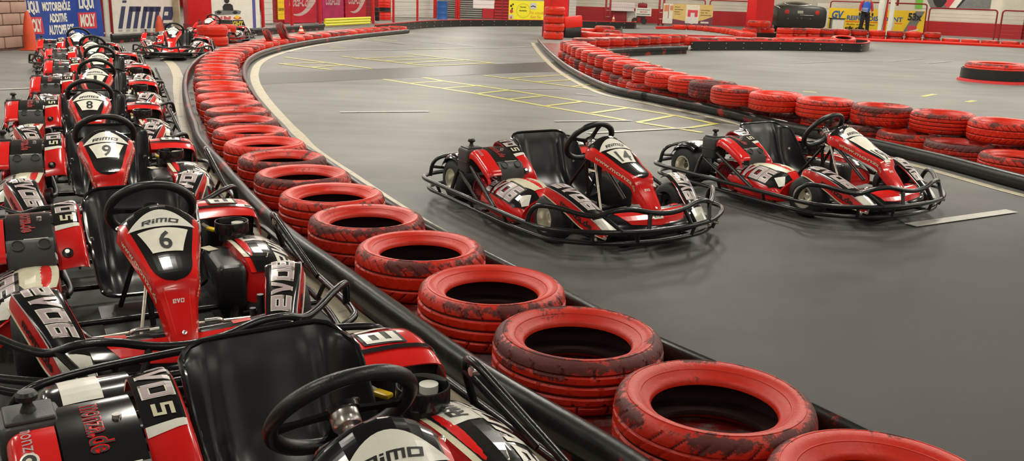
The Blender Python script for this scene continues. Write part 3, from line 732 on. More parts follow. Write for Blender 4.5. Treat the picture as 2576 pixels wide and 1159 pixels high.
    mb.loft(ro, 'black_satin', False); mb.cyl((-.245, .425, .215), (-.245, .425, .225), .07, 'black_satin', 20); part(mb, 'cup_holder', R0)
    # rear fenders
    P = [[(x, y, z-d) for y, d in ((.53, .105), (.522, .045), (.50, .012), (.42, 0), (.34, 0), (.26, .004))] for x, z in ((-.60, .235), (-.545, .305), (-.47, .345), (-.38, .348), (-.30, .335), (-.25, .315))]
    S = surf(P, True); mb = MB(); mb.sheet(S, 14, 14, 'red_plastic', .004)
    mb.decal(S, [[(.02, .02), (.46, .02), (.36, .60), (.12, .95), (.02, .95)]], 'white_sticker', off=.002, cu=.08, cv=.08)
    mb.decal(S, logo('evo', (.56, .72), (0, -.60), (.26, 0), fat=.10), 'ink_black', off=.003, cu=.08, cv=.08)
    mb.decal(S, logo('evo', (.56, .72), (0, -.60), (.26, 0)), 'white_sticker', off=.004, cu=.08, cv=.08)
    mb.decal(S, [[(.0, .80), (1, .74), (1, .79), (.0, .85)]], 'black_gloss', off=.005, cu=.08, cv=.08)
    part(mb, 'rear_fender', R0)
    P = [[(x, y, z-d) for y, d in ((-.28, .0), (-.34, 0), (-.42, 0), (-.485, .008), (-.505, .035))] for x, z in ((-.675, .235), (-.64, .282), (-.58, .312), (-.50, .318), (-.44, .300))]
    S = surf(P); mb = MB(); mb.sheet(S, 10, 12, 'black_gloss', .004); mb.decal(S, [[(.30, .35), (.60, .35), (.60, .95), (.30, .95)]], 'white_sticker', off=.002, cu=.1, cv=.1); part(mb, 'rear_fender', R0)
    # engine
    mb = MB()
    mb.box((-.08, -.42, .10), (.20, .17, .09), 'steel_dark', bev=.012)
    for k in range(8): mb.box((-.06, -.415, .150+k*.013), (.15, .15, .006), 'red_metal', bev=.002)
    mb.box((-.06, -.415, .19), (.10, .10, .12), 'black_satin'); mb.cyl((.02, -.34, .12), (.02, -.30, .13), .03, 'steel_dark', 14)
    mb.box((.03, -.36, .11), (.07, .10, .06), 'steel_dark', bev=.008); mb.box((-.22, -.34, .15), (.07, .07, .08), 'steel_dark', bev=.01)
    mb.tube(crom([(.0, -.33, .10), (-.10, -.29, .09), (-.25, -.30, .12), (-.40, -.33, .17)], 5), .014, 'steel_dark')
    part(mb, 'engine_block', R0)
    mb = MB(); T = Matrix.Translation((-.07, -.535, .165)) @ Matrix.Rotation(radians(90), 4, 'X')
    mb.lathe([(.095, -.04), (.097, 0), (.085, .016), (.070, .018), (.068, .012), (.030, .012), (.028, .020), (0, .020)], 'red_metal', 30, T, mats=['red_metal']*4+['black_satin']+['red_metal']*2)
    for k in range(18):
        a = 2*pi*k/18; p = T@Vector((.050*cos(a), .050*sin(a), .014)); mb.box(p, (.030, .004, .006), 'red_metal', rotm('Y', -degrees(a)))
    part(mb, 'recoil_starter', R0)
    mb = MB(); mb.box((-.205, -.54, .335), (.125, .125, .15), 'grey_plastic', bev=.016); mb.box((-.205, -.54, .412), (.10, .10, .012), 'grey_plastic', bev=.006); mb.box((-.205, -.54, .33), (.130, .130, .006), 'black_satin', bev=.003)
    ab = part(mb, 'air_filter_box', R0)
    mb = MB(); mb.lathe([(.0, .0), (.018, .0), (.014, .012), (.010, .02), (.012, .028), (.022, .032), (.023, .042), (.017, .05), (0, .051)], 'black_satin', 18, Matrix.Translation((-.205, -.54, .414)))
    part(mb, 'filter_knob', ab)
    # red tank cover: x back to front, y outer to inner
    P = [[(x, y, z-d) for y, d in ((-.592, .050), (-.590, .02), (-.572, .003), (-.54, .0), (-.50, .0))] for x, z in ((-.135, .402), (-.11, .410), (-.05, .392), (.02, .356), (.085, .320), (.10, .292))]
    S = surf([r[::-1] for r in P]); mb = MB(); mb.sheet(S, 10, 14, 'red_plastic', .02)
    mb.decal(S, text_polys('monza', (.44, .14), (0, .30), (-.15, 0), bold=.0), 'silver_sticker', off=.002, cu=.1, cv=.06)
    part(mb, 'engine_side_cover', R0)
    P = [[(x, y, z) for y in (-.335, -.38, -.43, -.495)] for x, z in ((-.22, .405), (-.17, .408), (-.08, .392), (.0, .362), (.025, .352))]
    S = surf(P, True); mb = MB(); mb.sheet(S, 8, 10, 'black_gloss', .012)
    mb.decal(S, text_polys('monza.de', (.74, .12), (0, .66), (-.32, 0), bold=.05), 'red_plastic', off=.0015, cu=.12, cv=.06)
    mb.decal(S, text_polys('monza.de', (.735, .125), (0, .655), (-.31, 0), bold=.0), 'ink_black', off=.0025, cu=.12, cv=.06)
    mb.decal(S, [[(.12, .955), (.70, .955), (.70, .99), (.12, .99)]], 'white_sticker', off=.002, cu=.12, cv=.06)
    mb.cyl((-.12, -.375, .395), (-.12, -.375, .408), .010, 'chrome', 10)
    part(mb, 'engine_top_cover', R0)
    # curved muffler guard with two rings, black discs painted in for the dark of their holes
    P = [[(x, y, z) for y in (-.335, -.38, -.44, -.497)] for x, z in ((.022, .356), (.045, .350), (.068, .325), (.085, .285), (.09, .24))]
    S = surf(P); mb = MB(); mb.sheet(S, 10, 12, 'grey_plastic', .05)
    for yy in (-.375, -.460):
        v = .36; p = S((yy+.335)/(-.162), v); n_ = nrm(S, (yy+.335)/(-.162), v)
        q_ = n_.to_track_quat('Z', 'Y').to_matrix().to_4x4(); q_.translation = p+n_*.0005
        mb.lathe([(.0235, 0), (.0235, .004), (.020, .005), (.0185, .002), (0, .002)], 'grey_plastic', 22, q_, mats=['grey_plastic', 'grey_plastic', 'ink_black', 'ink_black'])
    part(mb, 'muffler_guard', R0)
    # upright panel between engine and seat
    P = [[(x, y, z) for y, z in ((-.215, zz-dr), (-.222, zz-dr*.25), (-.240, zz+.002), (-.28, zz), (-.325, zz-.006))] for x, zz, dr in ((-.33, .375, .06), (-.28, .425, .09), (-.20, .418, .09), (-.11, .385, .08), (-.03, .335, .055), (.035, .275, .02), (.055, .235, .006))]
    S = surf(P, True); mb = MB(); mb.sheet(S, 10, 18, 'red_plastic', .006)
    mb.decal(S, [[(.44, .02), (1, .02), (1, .56), (.44, .56)]], 'black_gloss', off=.0015, cu=.1, cv=.06)
    mb.decal(S, [[(.985, .56), (.985, .62), (.44, .60), (.44, .56)][::-1]], 'white_sticker', off=.0018, cu=.1, cv=.06)
    mb.decal(S, logo('evo', (.92, .06), (0, .35), (-.40, 0), fat=.04), 'white_sticker', off=.003, cu=.1, cv=.06)
    mb.decal(S, logo('evo', (.92, .06), (0, .35), (-.40, 0), fat=-.012), 'silver_sticker', off=.004, cu=.1, cv=.06)
    mb.decal(S, logo('5', (.86, .44), (0, .09), (-.27, 0)), 'cream_sticker', off=.004, cu=.1, cv=.06)
    p = S(.80, .86); n_ = nrm(S, .80, .86); q_ = n_.to_track_quat('Z', 'Y').to_matrix().to_4x4(); q_.translation = p
    mb.lathe([(.021, 0), (.021, .004), (.017, .004), (.016, .001), (0, .001)], 'black_gloss', 18, q_); mb.cyl(p, p+n_*.016, .009, 'chrome', 10)
    part(mb, 'exhaust_shield', R0)
    # pedals and tie rods
    for s in (1, -1):
        mb = MB(); mb.tube(fillet([(.70, s*.15, .06), (.76, s*.15, .20), (.76, s*.09, .20)], .02), .008, 'chrome'); part(mb, 'pedal', R0)
        mb = MB(); mb.tube([(.50, s*.03, .10), (.56, s*.30, .115)], .007, 'alloy', seg=8); mb.cyl((.553, s*.30, .09), (.553, s*.30, .15), .012, 'steel_dark', 10); part(mb, 'tie_rod', R0)
    return R0
# ------------------------------------------------------------------ tyres
def tyre_mesh(name, matn, R=.300, W=.195, seg=288, pat=0, seed=1):
    """car tyre lying flat, base at z=0: sidewalls, shoulder blocks, grooves, sipes"""
    rnd = random.Random(seed); h = W
    prof = [(.187, .054), (.188, .042), (.195, .033), (.203, .031), (.212, .022), (.233, .007), (.255, .0), (.272, .004), (.286, .014)]
    g = []
    nz = 25
    for k in range(nz+1):
        z = .020+(h-.040)*k/nz
        g.append((R, z))
    top = [(r, h-z) for r, z in prof[::-1]]
    outer = prof+g+top
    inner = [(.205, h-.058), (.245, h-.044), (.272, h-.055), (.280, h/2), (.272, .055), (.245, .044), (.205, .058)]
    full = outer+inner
    i0 = len(prof); i1 = i0+nz
    grooves = {0: (5, 6, 12, 13, 19, 20), 1: (6, 12, 13, 19), 2: (4, 9, 10, 15, 16, 21), 3: (7, 8, 17, 18)}[pat]
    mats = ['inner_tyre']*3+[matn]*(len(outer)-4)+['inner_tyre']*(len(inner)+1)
    def rad(i, r, z, j, sg):
        if i0 <= i <= i1:
            k = i-i0; t = (k-nz/2)/(nz/2); r = R-.010*abs(t)**4
            if k in grooves: return r-.007, z
            if pat == 0: ph = (j+(0 if k < 12 else 4)+(abs(k-12)//2)) % 12
            elif pat == 1: ph = (j+(k if k < 12 else -k)) % 11
            elif pat == 2: ph = (j+2*(k//5)) % 16
            else: ph = (j+abs(k-12)) % 9
            deep = (k < 6 or k > nz-6)
            if ph == 0: return r-(.0055 if deep else .0032), z
            return r, z
        if i in (i0-1, i1+1):
            ph = (j % 12 == 0) if pat != 3 else (j % 9 == 0)
            return (r-.004 if ph else r), z
        return r, z
    def mf(i, j):
        if i0 <= i < i1:
            k = i-i0
            if k in grooves and k+1 in grooves: return 'groove_shade'
            if pat == 2 and k in (4, 21): return 'groove_shade'
            q_ = {0: (j+(0 if k < 12 else 4)+(abs(k-12)//2)) % 12, 1: (j+(k if k < 12 else -k)) % 11, 2: (j+2*(k//5)) % 16, 3: (j+abs(k-12)) % 9}[pat]
            if q_ == 0 and (k < 6 or k > nz-7): return 'groove_shade'
        return None
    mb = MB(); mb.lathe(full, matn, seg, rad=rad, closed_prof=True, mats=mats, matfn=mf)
    # raised rings of the sidewall
    for rr, zz in ((.262, h-.0008), (.222, h-.0145)):
        mb.lathe([(rr-.0022, zz-.002), (rr-.001, zz+.0012), (rr+.001, zz+.0012), (rr+.0022, zz-.002)], matn, 96)
    me = mb.build(name).data
    for o in [o for o in bpy.data.objects if o.data == me]: bpy.data.objects.remove(o)
    return me
def plain_tyre_mesh(name, matn, R=.30, W=.195, seg=72):
    h = W; prof = [(.196, .030), (.192, .012), (.225, .004), (.255, .0), (.280, .008), (R-.004, .03), (R, .055), (R-.006, .062), (R, .07), (R, .095), (R-.006, .10), (R, .107), (R, .13), (R-.006, .137), (R, .144), (R-.004, h-.03), (.280, h-.008), (.255, h), (.225, h-.004), (.192, h-.012), (.196, h-.030), (.245, h-.03), (.275, h/2), (.245, .03)]
    mats = [matn]*20+['inner_tyre']*4
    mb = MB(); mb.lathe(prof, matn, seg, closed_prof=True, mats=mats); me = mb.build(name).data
    for o in [o for o in bpy.data.objects if o.data == me]: bpy.data.objects.remove(o)
    return me
TY = [tyre_mesh('tyre', 'tyre_red', pat=0, seed=1), tyre_mesh('tyre', 'tyre_worn', pat=1, seed=2), tyre_mesh('tyre', 'tyre_worn', pat=2, seed=3), tyre_mesh('tyre', 'tyre_red', pat=3, seed=4)]
TYD = [tyre_mesh('tyre', 'tyre_dark', pat=1, seed=5), tyre_mesh('tyre', 'tyre_worn', pat=3, seed=6)]
TF = [plain_tyre_mesh('tyre', 'tyre_red'), plain_tyre_mesh('tyre', 'tyre_worn')]
RND = random.Random(11)
def put_tyre(x, y, z, label, group, me=None, s=1.0, tilt=(0, 0), rz=None, cat='tyre'):
    o = bpy.data.objects.new('tyre', me or RND.choice(TY)); COL.objects.link(o)
    o.location = (x, y, z); o.scale = (s, s, s if s < 1.3 else 1); o.rotation_euler = (radians(tilt[0]), radians(tilt[1]), RND.uniform(0, 6.28) if rz is None else rz)
    return tag(o, label, cat, group)
def ground(px, z=0.0): return [gp(x, y, z) for x, y in px]
def flat2(p): return Vector((p.x, p.y, 0))
def spline_px(px, z, n=10):
    return crom([flat2(p) for p in ground(px, z)], n)
def offset(path, d):
    out = []
    for i, p in enumerate(path):
        t = (path[min(i+1, len(path)-1)]-path[max(i-1, 0)]).normalized(); out.append(p+Vector((t.y, -t.x, 0))*d)
    return out
def sweep(path, prof, m, name, parent=None, closed=False):
    """prof: (offset to the right of travel, z)"""
    rings = []
    for i, p in enumerate(path):
        t = (path[min(i+1, len(path)-1)]-path[max(i-1, 0)]).normalized(); rt_ = Vector((t.y, -t.x, 0))
        rings.append([p+rt_*a+Vector((0, 0, z)) for a, z in prof])
    mb = MB(); mb.loft(rings, m, True, True, True); return mb.build(name, parent)
def strip(path, w, m, z=.002, name='floor_marking'):
    mb = MB(); vs = []
    a = offset(path, w/2); b = offset(path, -w/2); n = len(path)
    for q in (a, b): vs += [(p.x, p.y, z) for p in q]
    mb.add(vs, [(i, i+1, n+i+1, n+i) for i in range(n-1)], m, False)
    return mb
# ------------------------------------------------------------------ floor
mb = MB(); NX, NY = 8, 8; vs = []
for j in range(NY+1):
    for i in range(NX+1): vs.append((-18+48*i/NX, -6+54*j/NY, 0))
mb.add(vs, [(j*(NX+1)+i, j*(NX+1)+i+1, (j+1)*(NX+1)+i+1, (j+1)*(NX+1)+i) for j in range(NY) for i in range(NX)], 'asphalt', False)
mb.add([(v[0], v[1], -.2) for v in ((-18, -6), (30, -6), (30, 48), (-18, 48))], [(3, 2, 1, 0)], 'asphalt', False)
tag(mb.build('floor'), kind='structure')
TR = [0]
def struct(o): return tag(o, kind='structure')
def marking(mb):
    TR[0] += 1; return struct(mb.build('trim_%d' % TR[0]))
def px_line(a, b, w, m, z=.0025):
    p, q = flat2(gp(*a)), flat2(gp(*b)); return strip([p, p.lerp(q, .5), q], w, m, z)
def merge(lst):
    r = MB()
    for m_ in lst:
        o = len(r.v); r.v += m_.v
        for f, k, s in zip(m_.f, m_.m, m_.sm): r.f.append([i+o for i in f]); r.m.append(r.mi(m_.names[k])); r.sm.append(s)
    return r
# dark band laid across the track
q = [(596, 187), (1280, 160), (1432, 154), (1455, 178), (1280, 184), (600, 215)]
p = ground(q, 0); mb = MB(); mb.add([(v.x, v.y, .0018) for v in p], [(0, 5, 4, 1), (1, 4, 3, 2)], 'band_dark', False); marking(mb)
q = [(1550, 137), (2100, 150), (2000, 166), (1600, 158)]
YL = [((963, 199), (1030, 210)), ((1030, 210), (1200, 236)), ((1200, 236), (1381, 269)), ((1381, 269), (1573, 302)), ((1065, 195), (1115, 204)), ((1115, 204), (1280, 227)), ((1280, 227), (1467, 256)), ((1467, 256), (1583, 272)), ((1583, 272), (1700, 291)), ((1700, 291), (1800, 312)),
      ((1030, 210), (1120, 204)), ((1108, 223), (1210, 215)), ((1200, 236), (1280, 227)), ((1280, 250), (1363, 242)), ((1373, 267), (1464, 256)), ((1487, 285), (1578, 272)), ((1604, 308), (1700, 290)), ((1604, 308), (1768, 334)), ((1728, 323), (1805, 311)),
      ((1280, 197), (1436, 188)), ((1218, 190), (1280, 198)), ((1280, 198), (1436, 218)), ((1436, 218), (1532, 230)), ((1351, 207), (1441, 201)), ((1436, 218), (1492, 213)),
      ((715, 144), (935, 173)), ((700, 160), (835, 176)), ((713, 161), (820, 158)), ((775, 170), (862, 164)), ((858, 142), (1075, 166)), ((1025, 136), (1240, 159)), ((893, 148), (1040, 143)), ((963, 154), (1115, 148)), ((1015, 160), (1180, 151)), ((1075, 166), (1240, 159))]
marking(merge([px_line(a, b, .075 if a[1] > 180 else .085, 'line_yellow', .0022+.00012*k) for k, (a, b) in enumerate(YL)]))
WL = [((855, 283), (1078, 281), .07), ((695, 131), (1280, 120), .10), ((1280, 120), (1345, 117), .10), ((1395, 306), (1590, 304), .06), ((1480, 336), (1740, 322), .07), ((2290, 568), (2545, 532), .09),
      ((0, 226), (76, 223), .10), ((770, 82), (1020, 112), .06), ((1060, 105), (1200, 116), .06), ((1280, 224), (1412, 224), .04), ((1450, 237), (1500, 242), .03), ((1990, 160), (2180, 152), .05), ((2240, 155), (2320, 148), .05), ((2330, 160), (2400, 154), .05)]
marking(merge([px_line(a, b, w_, 'line_white', .0064+.0001*k) for k, (a, b, w_) in enumerate(WL)]))
marking(merge([px_line(a, b, .09, 'line_yellow') for a, b in (((2020, 230), (2055, 233)), ((2320, 243), (2352, 237)), ((2432, 257), (2452, 253)), ((935, 97), (1000, 103)), ((830, 118), (870, 120)))]))
# ------------------------------------------------------------------ left tyre row
ROW = [(2900, 1480), (2235, 1215), (1800, 993), (1452, 830), (1208, 697), (1040, 605), (915, 537), (822, 475), (749, 420), (697, 378), (654, 346), (622, 317), (605, 290), (588, 268), (571, 241), (557, 215), (548, 190), (546, 168), (554, 148), (573, 130), (610, 115), (670, 101), (755, 88), (850, 78), (945, 70), (1000, 66)]
row = spline_px(ROW, .195, 12)
# start of the even spacing so that a tyre stands at the third and fourth points
tail = row[12*2:]
cent = arc_resample(tail, .612)
cent = [(flat2(gp(2236, 1205, .195)), None)]+cent
# painted ground between the rails, cream edge lines
marking(strip(row[6:], .60, 'red_scuff', .0022)); marking(strip(offset(row, .50), .12, 'line_cream', .003)); 
LST = spline_px([(1500, 1300), (1319, 1140), (1172, 1019), (1000, 892), (855, 782), (700, 640), (600, 520), (520, 405), (478, 330), (458, 270), (450, 225), (447, 190), (430, 160), (400, 140)], 0, 8)
marking(strip(LST, .14, 'line_cream', .003))
RAIL = [(-.022, .100), (-.014, .086), (.004, .080), (.024, .088), (.036, .112), (.040, .140), (.036, .168), (.022, .190), (.002, .198), (-.014, .192), (-.022, .178)]
def rail(path, side, name_label, m='rail_black', bolts=.62, z=0.0, brackets=True, group='black rails along the tyre rows'):
    """bulged black band carried on a scuffed board; side +1: track lies to the right of travel"""
    root = sweep(path, [(side*a, b+z) for a, b in RAIL][::(1 if side > 0 else -1)], m, 'barrier_rail')
    tag(root, name_label, 'barrier rail', group)
    prof = [(side*-.018, .003), (side*.004, .003), (side*.004, max(.02, .10+z)), (side*-.018, max(.02, .10+z))]
    sweep(path, prof[::(1 if side > 0 else -1)], 'rail_scuffed', 'kick_board', root)
    return root
rail(offset(row, .350), 1, 'long black bulged rail on the track side of the near curving tyre row', z=-.078)
rail(offset(row[:12*20], -.385), -1, 'long black rail with red scuffs between the parked karts and the near tyre row', z=-.045)
NC = len(cent)
for i, (p, t) in enumerate(cent):
    if p.y > 30: break
    me = TY[(0, 1, 2, 0, 3, 2, 0, 1, 2, 3)[i % 10]] if i < 26 else RND.choice(TF)
    if i in (5, 8, 13): me = TYD[1]
    lab = '%s red tyre from the camera end of the curving row between two black rails' % ordinal(i) if i < 26 else '%s red tyre from the camera end of the long left row, in its far part' % ordinal(i)
    put_tyre(p.x+RND.uniform(-.012, .012), p.y+RND.uniform(-.012, .012), .002, lab, 'tyres of the left row', me, s=1.0 if i < 14 else .985)
# two loose tyres standing on edge and the little cone on the far part of that row
for k, (x, y, r_, rz, lb) in enumerate(((668, 100, 1.0, 1.70, 'smaller dull red tyre standing on edge on the far left row'), (704, 94, 1.22, 1.65, 'bigger dark red tyre standing on edge on the far left row'))):
    p = gp(x, y+1, .2); o = put_tyre(p.x, p.y, .2+.29*r_*.55, lb, None, TYD[0], s=r_*.56, tilt=(66, 0), rz=rz)
    o.location.z = .2+.30*r_*.56-.10
# ------------------------------------------------------------------ right double row
R1 = [(2900, 352), (2720, 325), (2545, 306), (2365, 281), (2196, 262), (2060, 247), (1932, 231), (1851, 219), (1790, 205), (1725, 191), (1665, 180), (1630, 168), (1595, 157), (1560, 147), (1525, 136), (1490, 124), (1460, 112), (1440, 103)]
r1 = spline_px(R1, .375, 10)
c1 = arc_resample(r1, .588)
g1 = 'tyres of the double row on the right'
RR = [(2900, 516), (2740, 478), (2576, 440), (2400, 395), (2300, 372), (2200, 350), (1990, 308), (1880, 283), (1780, 261), (1660, 238), (1560, 219), (1510, 203), (1460, 180), (1425, 160), (1398, 140), (1375, 120), (1360, 103), (1356, 97)]
RRP = spline_px(RR, .115, 8)
def clear_rail(q, dmin=.345):
    k = min(range(1, len(RRP)-1), key=lambda i: (RRP[i]-q).length); t = (RRP[k+1]-RRP[k-1]).normalized(); n = Vector((t.y, -t.x, 0))
    d = (q-RRP[k]).dot(n); return q+n*(dmin-d) if d < dmin else q
def px_x(p): q = Vector((p.x, p.y, .3))-Vector((0, 0, CAM_H)); return 1288+F_PX*q.dot(_rt)/q.dot(_fw)
out_n = sum(1 for p, t in c1 if p.y < 12 and px_x(p) > 2640)
for i, (p, t) in enumerate(c1):
    if p.y > 24.3: break
    io = i-out_n
    dark = i == 8
    lbl = '%s red tyre from the right edge in the upper layer of the double row' % ordinal(io) if io >= 0 else 'red tyre continuing the upper layer beyond the right edge'
    put_tyre(p.x, p.y, .192, lbl if not dark else 'dull worn tyre lying in the upper layer of the right double row', g1, TYD[0] if dark else (TY[(i*7+1) % 4] if i < 20 else RND.choice(TF)), s=.955)
    tt = t or Vector((0, 1, 0)); off = .13 if i < 6 else (-.03-.10*max(0, 1-abs(i-8)/6))
    nrm_ = Vector((tt.y, -tt.x, 0))
    sgn = 1
    q_ = p+nrm_*off*1.0
    q_ = clear_rail(q_)
    put_tyre(q_.x, q_.y, .002, '%s tyre from the right edge in the dirty lower layer of the double row' % ordinal(io) if io >= 0 else 'dirty tyre continuing the lower layer beyond the right edge', g1, RND.choice(TYD) if i < 22 else TF[1], s=.955, tilt=(0, 0))
for k, (x, y) in enumerate(((2700, 425), (2525, 388), (2365, 357), (2213, 333), (2085, 312))):
    p = clear_rail(flat2(gp(x, y, .19))); lb = ('red tyre lying in front of the double row beyond the right edge', 'dark rubbed red tyre in front of the double row at the right edge', 'grey-rimmed red tyre in front of the double row behind the right kart nose', 'red tyre in front of the double row behind the fairing of the right kart', 'red tyre in front of the double row behind the steering wheel of the right kart')[k]
    put_tyre(p.x, p.y, .003, lb, g1, TYD[k % 2], s=.955)
rr_ = RRP
ra = rr_[:8*9+4]; rb = rr_[8*9+2:]
rail(ra, -1, 'black bulged rail along the right double tyre row, nearer piece behind the karts', z=-.078)
rail(rb, -1, 'black bulged rail along the far bend of the right double tyre row', z=-.078)
marking(strip(offset(rr_, -.17), .09, 'line_cream', .003))
marking(strip(offset(rr_, .30), .42, 'red_scuff', .0022))
# ------------------------------------------------------------------ middle distance
def fartyre(x, y, z0, label, group, s=.955, tilt=(0, 0), dx=0, dy=0):
    p = gp(x, y, z0+.19*s); return put_tyre(p.x+dx, p.y+dy, z0+.002, label, group, RND.choice(TF), s=s, tilt=tilt)
# tyre column in front of the red pillar
pc = gp(1391, 100, 0)+Vector((.02, .29, 0))
COLT = []
for k in range(4): COLT.append(put_tyre(pc.x+(.0, .012, -.01, .008)[k], pc.y, .003+k*.232, '%s tyre from the floor in the red tyre column at the bend' % ordinal(k), 'red tyre column in the middle', TF[0], s=1.03)); COLT[-1].scale = (1.0, 1.0, 1.18)
def pillar(px0, px1, py, name_n, label_m='red_paint', depth=.5, z1=4.4, push=.6):
    a, b = gp(px0, py, 0), gp(px1, py, 0); a *= 1+push/a.y; b *= 1+push/b.y
    mb = MB(); c = (a+b)/2; wd = (b-a).length; ang = atan2(b.y-a.y, b.x-a.x)
    mb.box((c.x, c.y+depth/2, z1/2), (wd, depth, z1), label_m, rotm('Z', degrees(ang)), bev=.02)
    mb.box((c.x, c.y+depth/2, .15), (wd+.03, depth+.03, .3), 'red_paint_dark', rotm('Z', degrees(ang)))
    return tag(mb.build(name_n), kind='structure')
pillar(1374, 1418, 97, 'pillar', push=.95, depth=.4)
pillar(462, 521, 95, 'pillar', push=.35, depth=.5)
pillar(1889, 1932, 84, 'pillar', push=.5, depth=.5)
# leaning red box on its black base, next to the column
p = gp(1441, 95, 0); b = empty('marker_box', (p.x, p.y-.15, 0), radians(8)); mb = MB(); mb.box((0, .18, .165), (.50, .34, .33), 'black_plastic', bev=.02); part(mb, 'base', b)
mb = MB(); mb.box((0, .18, .48), (.53, .36, .33), 'bright_red', rotm('Y', -7), bev=.012); part(mb, 'box_body', b)
tag(b, 'tilted bright red box on a black base beside the tyre column', 'marker box')
# branch row running right from the column, two layers
R2 = [(1470, 96), (1500, 95), (1535, 94), (1580, 93), (1630, 91), (1676, 89), (1723, 86)]
r2 = spline_px(R2, .375, 8); g2 = 'tyres of the double row running to the right'
for i, (p, t) in enumerate(arc_resample(r2, .565)):
    put_tyre(p.x, p.y, .192, '%s tyre from the column in the upper layer of the row running right' % ordinal(i), g2, RND.choice(TF), s=.93)
    put_tyre(p.x, p.y-.05, .002, '%s tyre from the column in the lower layer of the row running right' % ordinal(i), g2, TF[1], s=.95)
rail(spline_px([(1470, 142), (1520, 130), (1560, 126), (1640, 122), (1728, 119.5)], .15, 6), 1, 'short pale worn rail in front of the row running right', group='black rails along the tyre rows')
# black flat panels, low tyres behind, rounded end
def panel(path, h, label, m='panel_black', th=.03, capm='red_paint', bolts=True, cap=True, grp=None):
    root = sweep(path, [(-th/2, .002), (th/2, .002), (th/2, h), (-th/2, h)], m, 'low_barrier')
    tag(root, label, 'barrier panel', grp)
    if bolts:
        mb = MB(); me = root.data; mb.v = [tuple(v.co) for v in me.vertices]; mb.f = [list(p_.vertices) for p_ in me.polygons]; mb.m = [0]*len(mb.f); mb.sm = [False]*len(mb.f); mb.names = [m]; L = arc_resample(path, .62)
        for p_, t_ in L:
            if t_ is None: continue
            n_ = Vector((t_.y, -t_.x, 0))
            for zz in (.06, h-.05):
                q_ = p_+n_*(th/2); mb.cyl((q_.x, q_.y, zz), (q_.x+n_.x*.008, q_.y+n_.y*.008, zz), .014, 'chrome', 8)
        o2 = mb.build('tmp'); root.data = o2.data; bpy.data.objects.remove(o2)
    if cap: sweep(path, [(-th/2-.03, h), (th/2+.006, h), (th/2+.006, h+.018), (-th/2-.03, h+.018)], capm, 'panel_cap', root)
    return root
PB = [(1738, 127.5), (1850, 126.5), (1960, 127), (2070, 129), (2140, 131), (2168, 131), (2182, 128), (2184, 124), (2176, 121), (2150, 119)]
pb = spline_px(PB, 0, 6); panel(pb, .235, 'long low black barrier panel with bolts, rounded at its right end')
base2 = [p+Vector((0, .42, 0)) for p in spline_px(PB[:5], 0, 8)]
for i, (p, t) in enumerate(arc_resample(base2, .66)):
    put_tyre(p.x, p.y, .12, '%s low red tyre from the left behind the long black panel' % ordinal(i), 'low tyres behind the long black panel', RND.choice(TF), s=1.0)
p = gp(2118, 100, .25); put_tyre(p.x, p.y-.1, .10, 'large pale red tyre tilted on the rounded end of the black panel', None, TF[0], s=1.2, tilt=(4, 8))
# loop of tyres beyond the column
for k, (x, y, s) in enumerate(((1478, 72, .95), (1470, 80, .95), (1522, 66, 1.15), (1500, 83, 1.0), (1528, 84, .95), (1556, 86, .95), (1590, 88, .95), (1540, 76, 1.0))):
    fartyre(x, y, .0 if k != 2 else .06, '%s tyre of the small loop beyond the column, from the left' % ordinal(k), 'tyres of the small loop beyond the column', s)
panel(spline_px([(1500, 86), (1530, 87), (1555, 87), (1564, 84), (1562, 80)], 0, 6), .20, 'short curved black panel around the small tyre loop', cap=False, bolts=False)
# thin red far edge behind the branch row
red_edge = [(1560, 88), (1640, 89), (1740, 92), (1860, 96)]
sweep(spline_px(red_edge, 0, 6), [(-.03, .003), (.03, .003), (.03, .06), (-.03, .06)], 'red_paint', 'barrier_board').update_tag()
tag(bpy.data.objects['barrier_board'], 'thin straight red board behind the row running right', 'barrier board')
# rows beyond the far lane
far1 = [(1710, 62.5), (1750, 64), (1790, 67.5), (1830, 72), (1868, 78), (1885, 83)]
for i, (p, t) in enumerate(arc_resample(spline_px(far1, .19, 8), .60)):
    put_tyre(p.x, p.y, .002, '%s tyre from the left in the low red row before the poster fence' % ordinal(i), 'low row before the poster fence', TF[0], s=.955)
o = sweep([p+Vector((-.05, -.42, 0)) for p in spline_px([(1650, 66)]+[(x, y+3) for x, y in far1], .1, 6)], [(-.02, .003), (.03, .003), (.04, .05), (.03, .10), (-.02, .10)], 'red_paint', 'barrier_board')
tag(o, 'long red board edging the low tyre row before the poster fence', 'barrier board')
# pile at the third pillar
for k, (x, y, z, s, lb) in enumerate(((1887, 71, .10, 1.0, 'left lower tyre of the pile at the far red pillar'), (1930, 71, .10, 1.0, 'right lower tyre of the pile at the far red pillar'), (1908, 55, .31, 1.65, 'wide red truck tyre on top of the pile at the far red pillar'))):
    p = gp(x, 90, 0); o = put_tyre(p.x, p.y+.1, z+.002, lb, 'tyre pile at the far pillar', TF[1 if k == 2 else 0], s=s*.92)
    if k == 2: o.scale = (1.42, 1.42, 1.25)
panel(spline_px([(1868, 94), (1900, 95), (1960, 95.5), (2020, 99)], 0, 5), .17, 'black panel under the tyre pile at the far pillar', bolts=False, cap=False)
RB = [(1960, 100), (2080, 101), (2160, 103), (2240, 106), (2330, 109.5), (2430, 114), (2576, 121), (2700, 127), (2850, 133)]
rbp = spline_px(RB, 0, 5)
o = sweep(rbp, [(-.02, .003), (.03, .003), (.05, .06), (.03, .105), (-.02, .105)], 'bright_red', 'barrier_board'); tag(o, 'long bright red board at the foot of the far right barrier', 'barrier board')
bx0, bx1 = gp(1985, 100, 0).x, gp(2385, 111, 0).x; ku = kl = 0
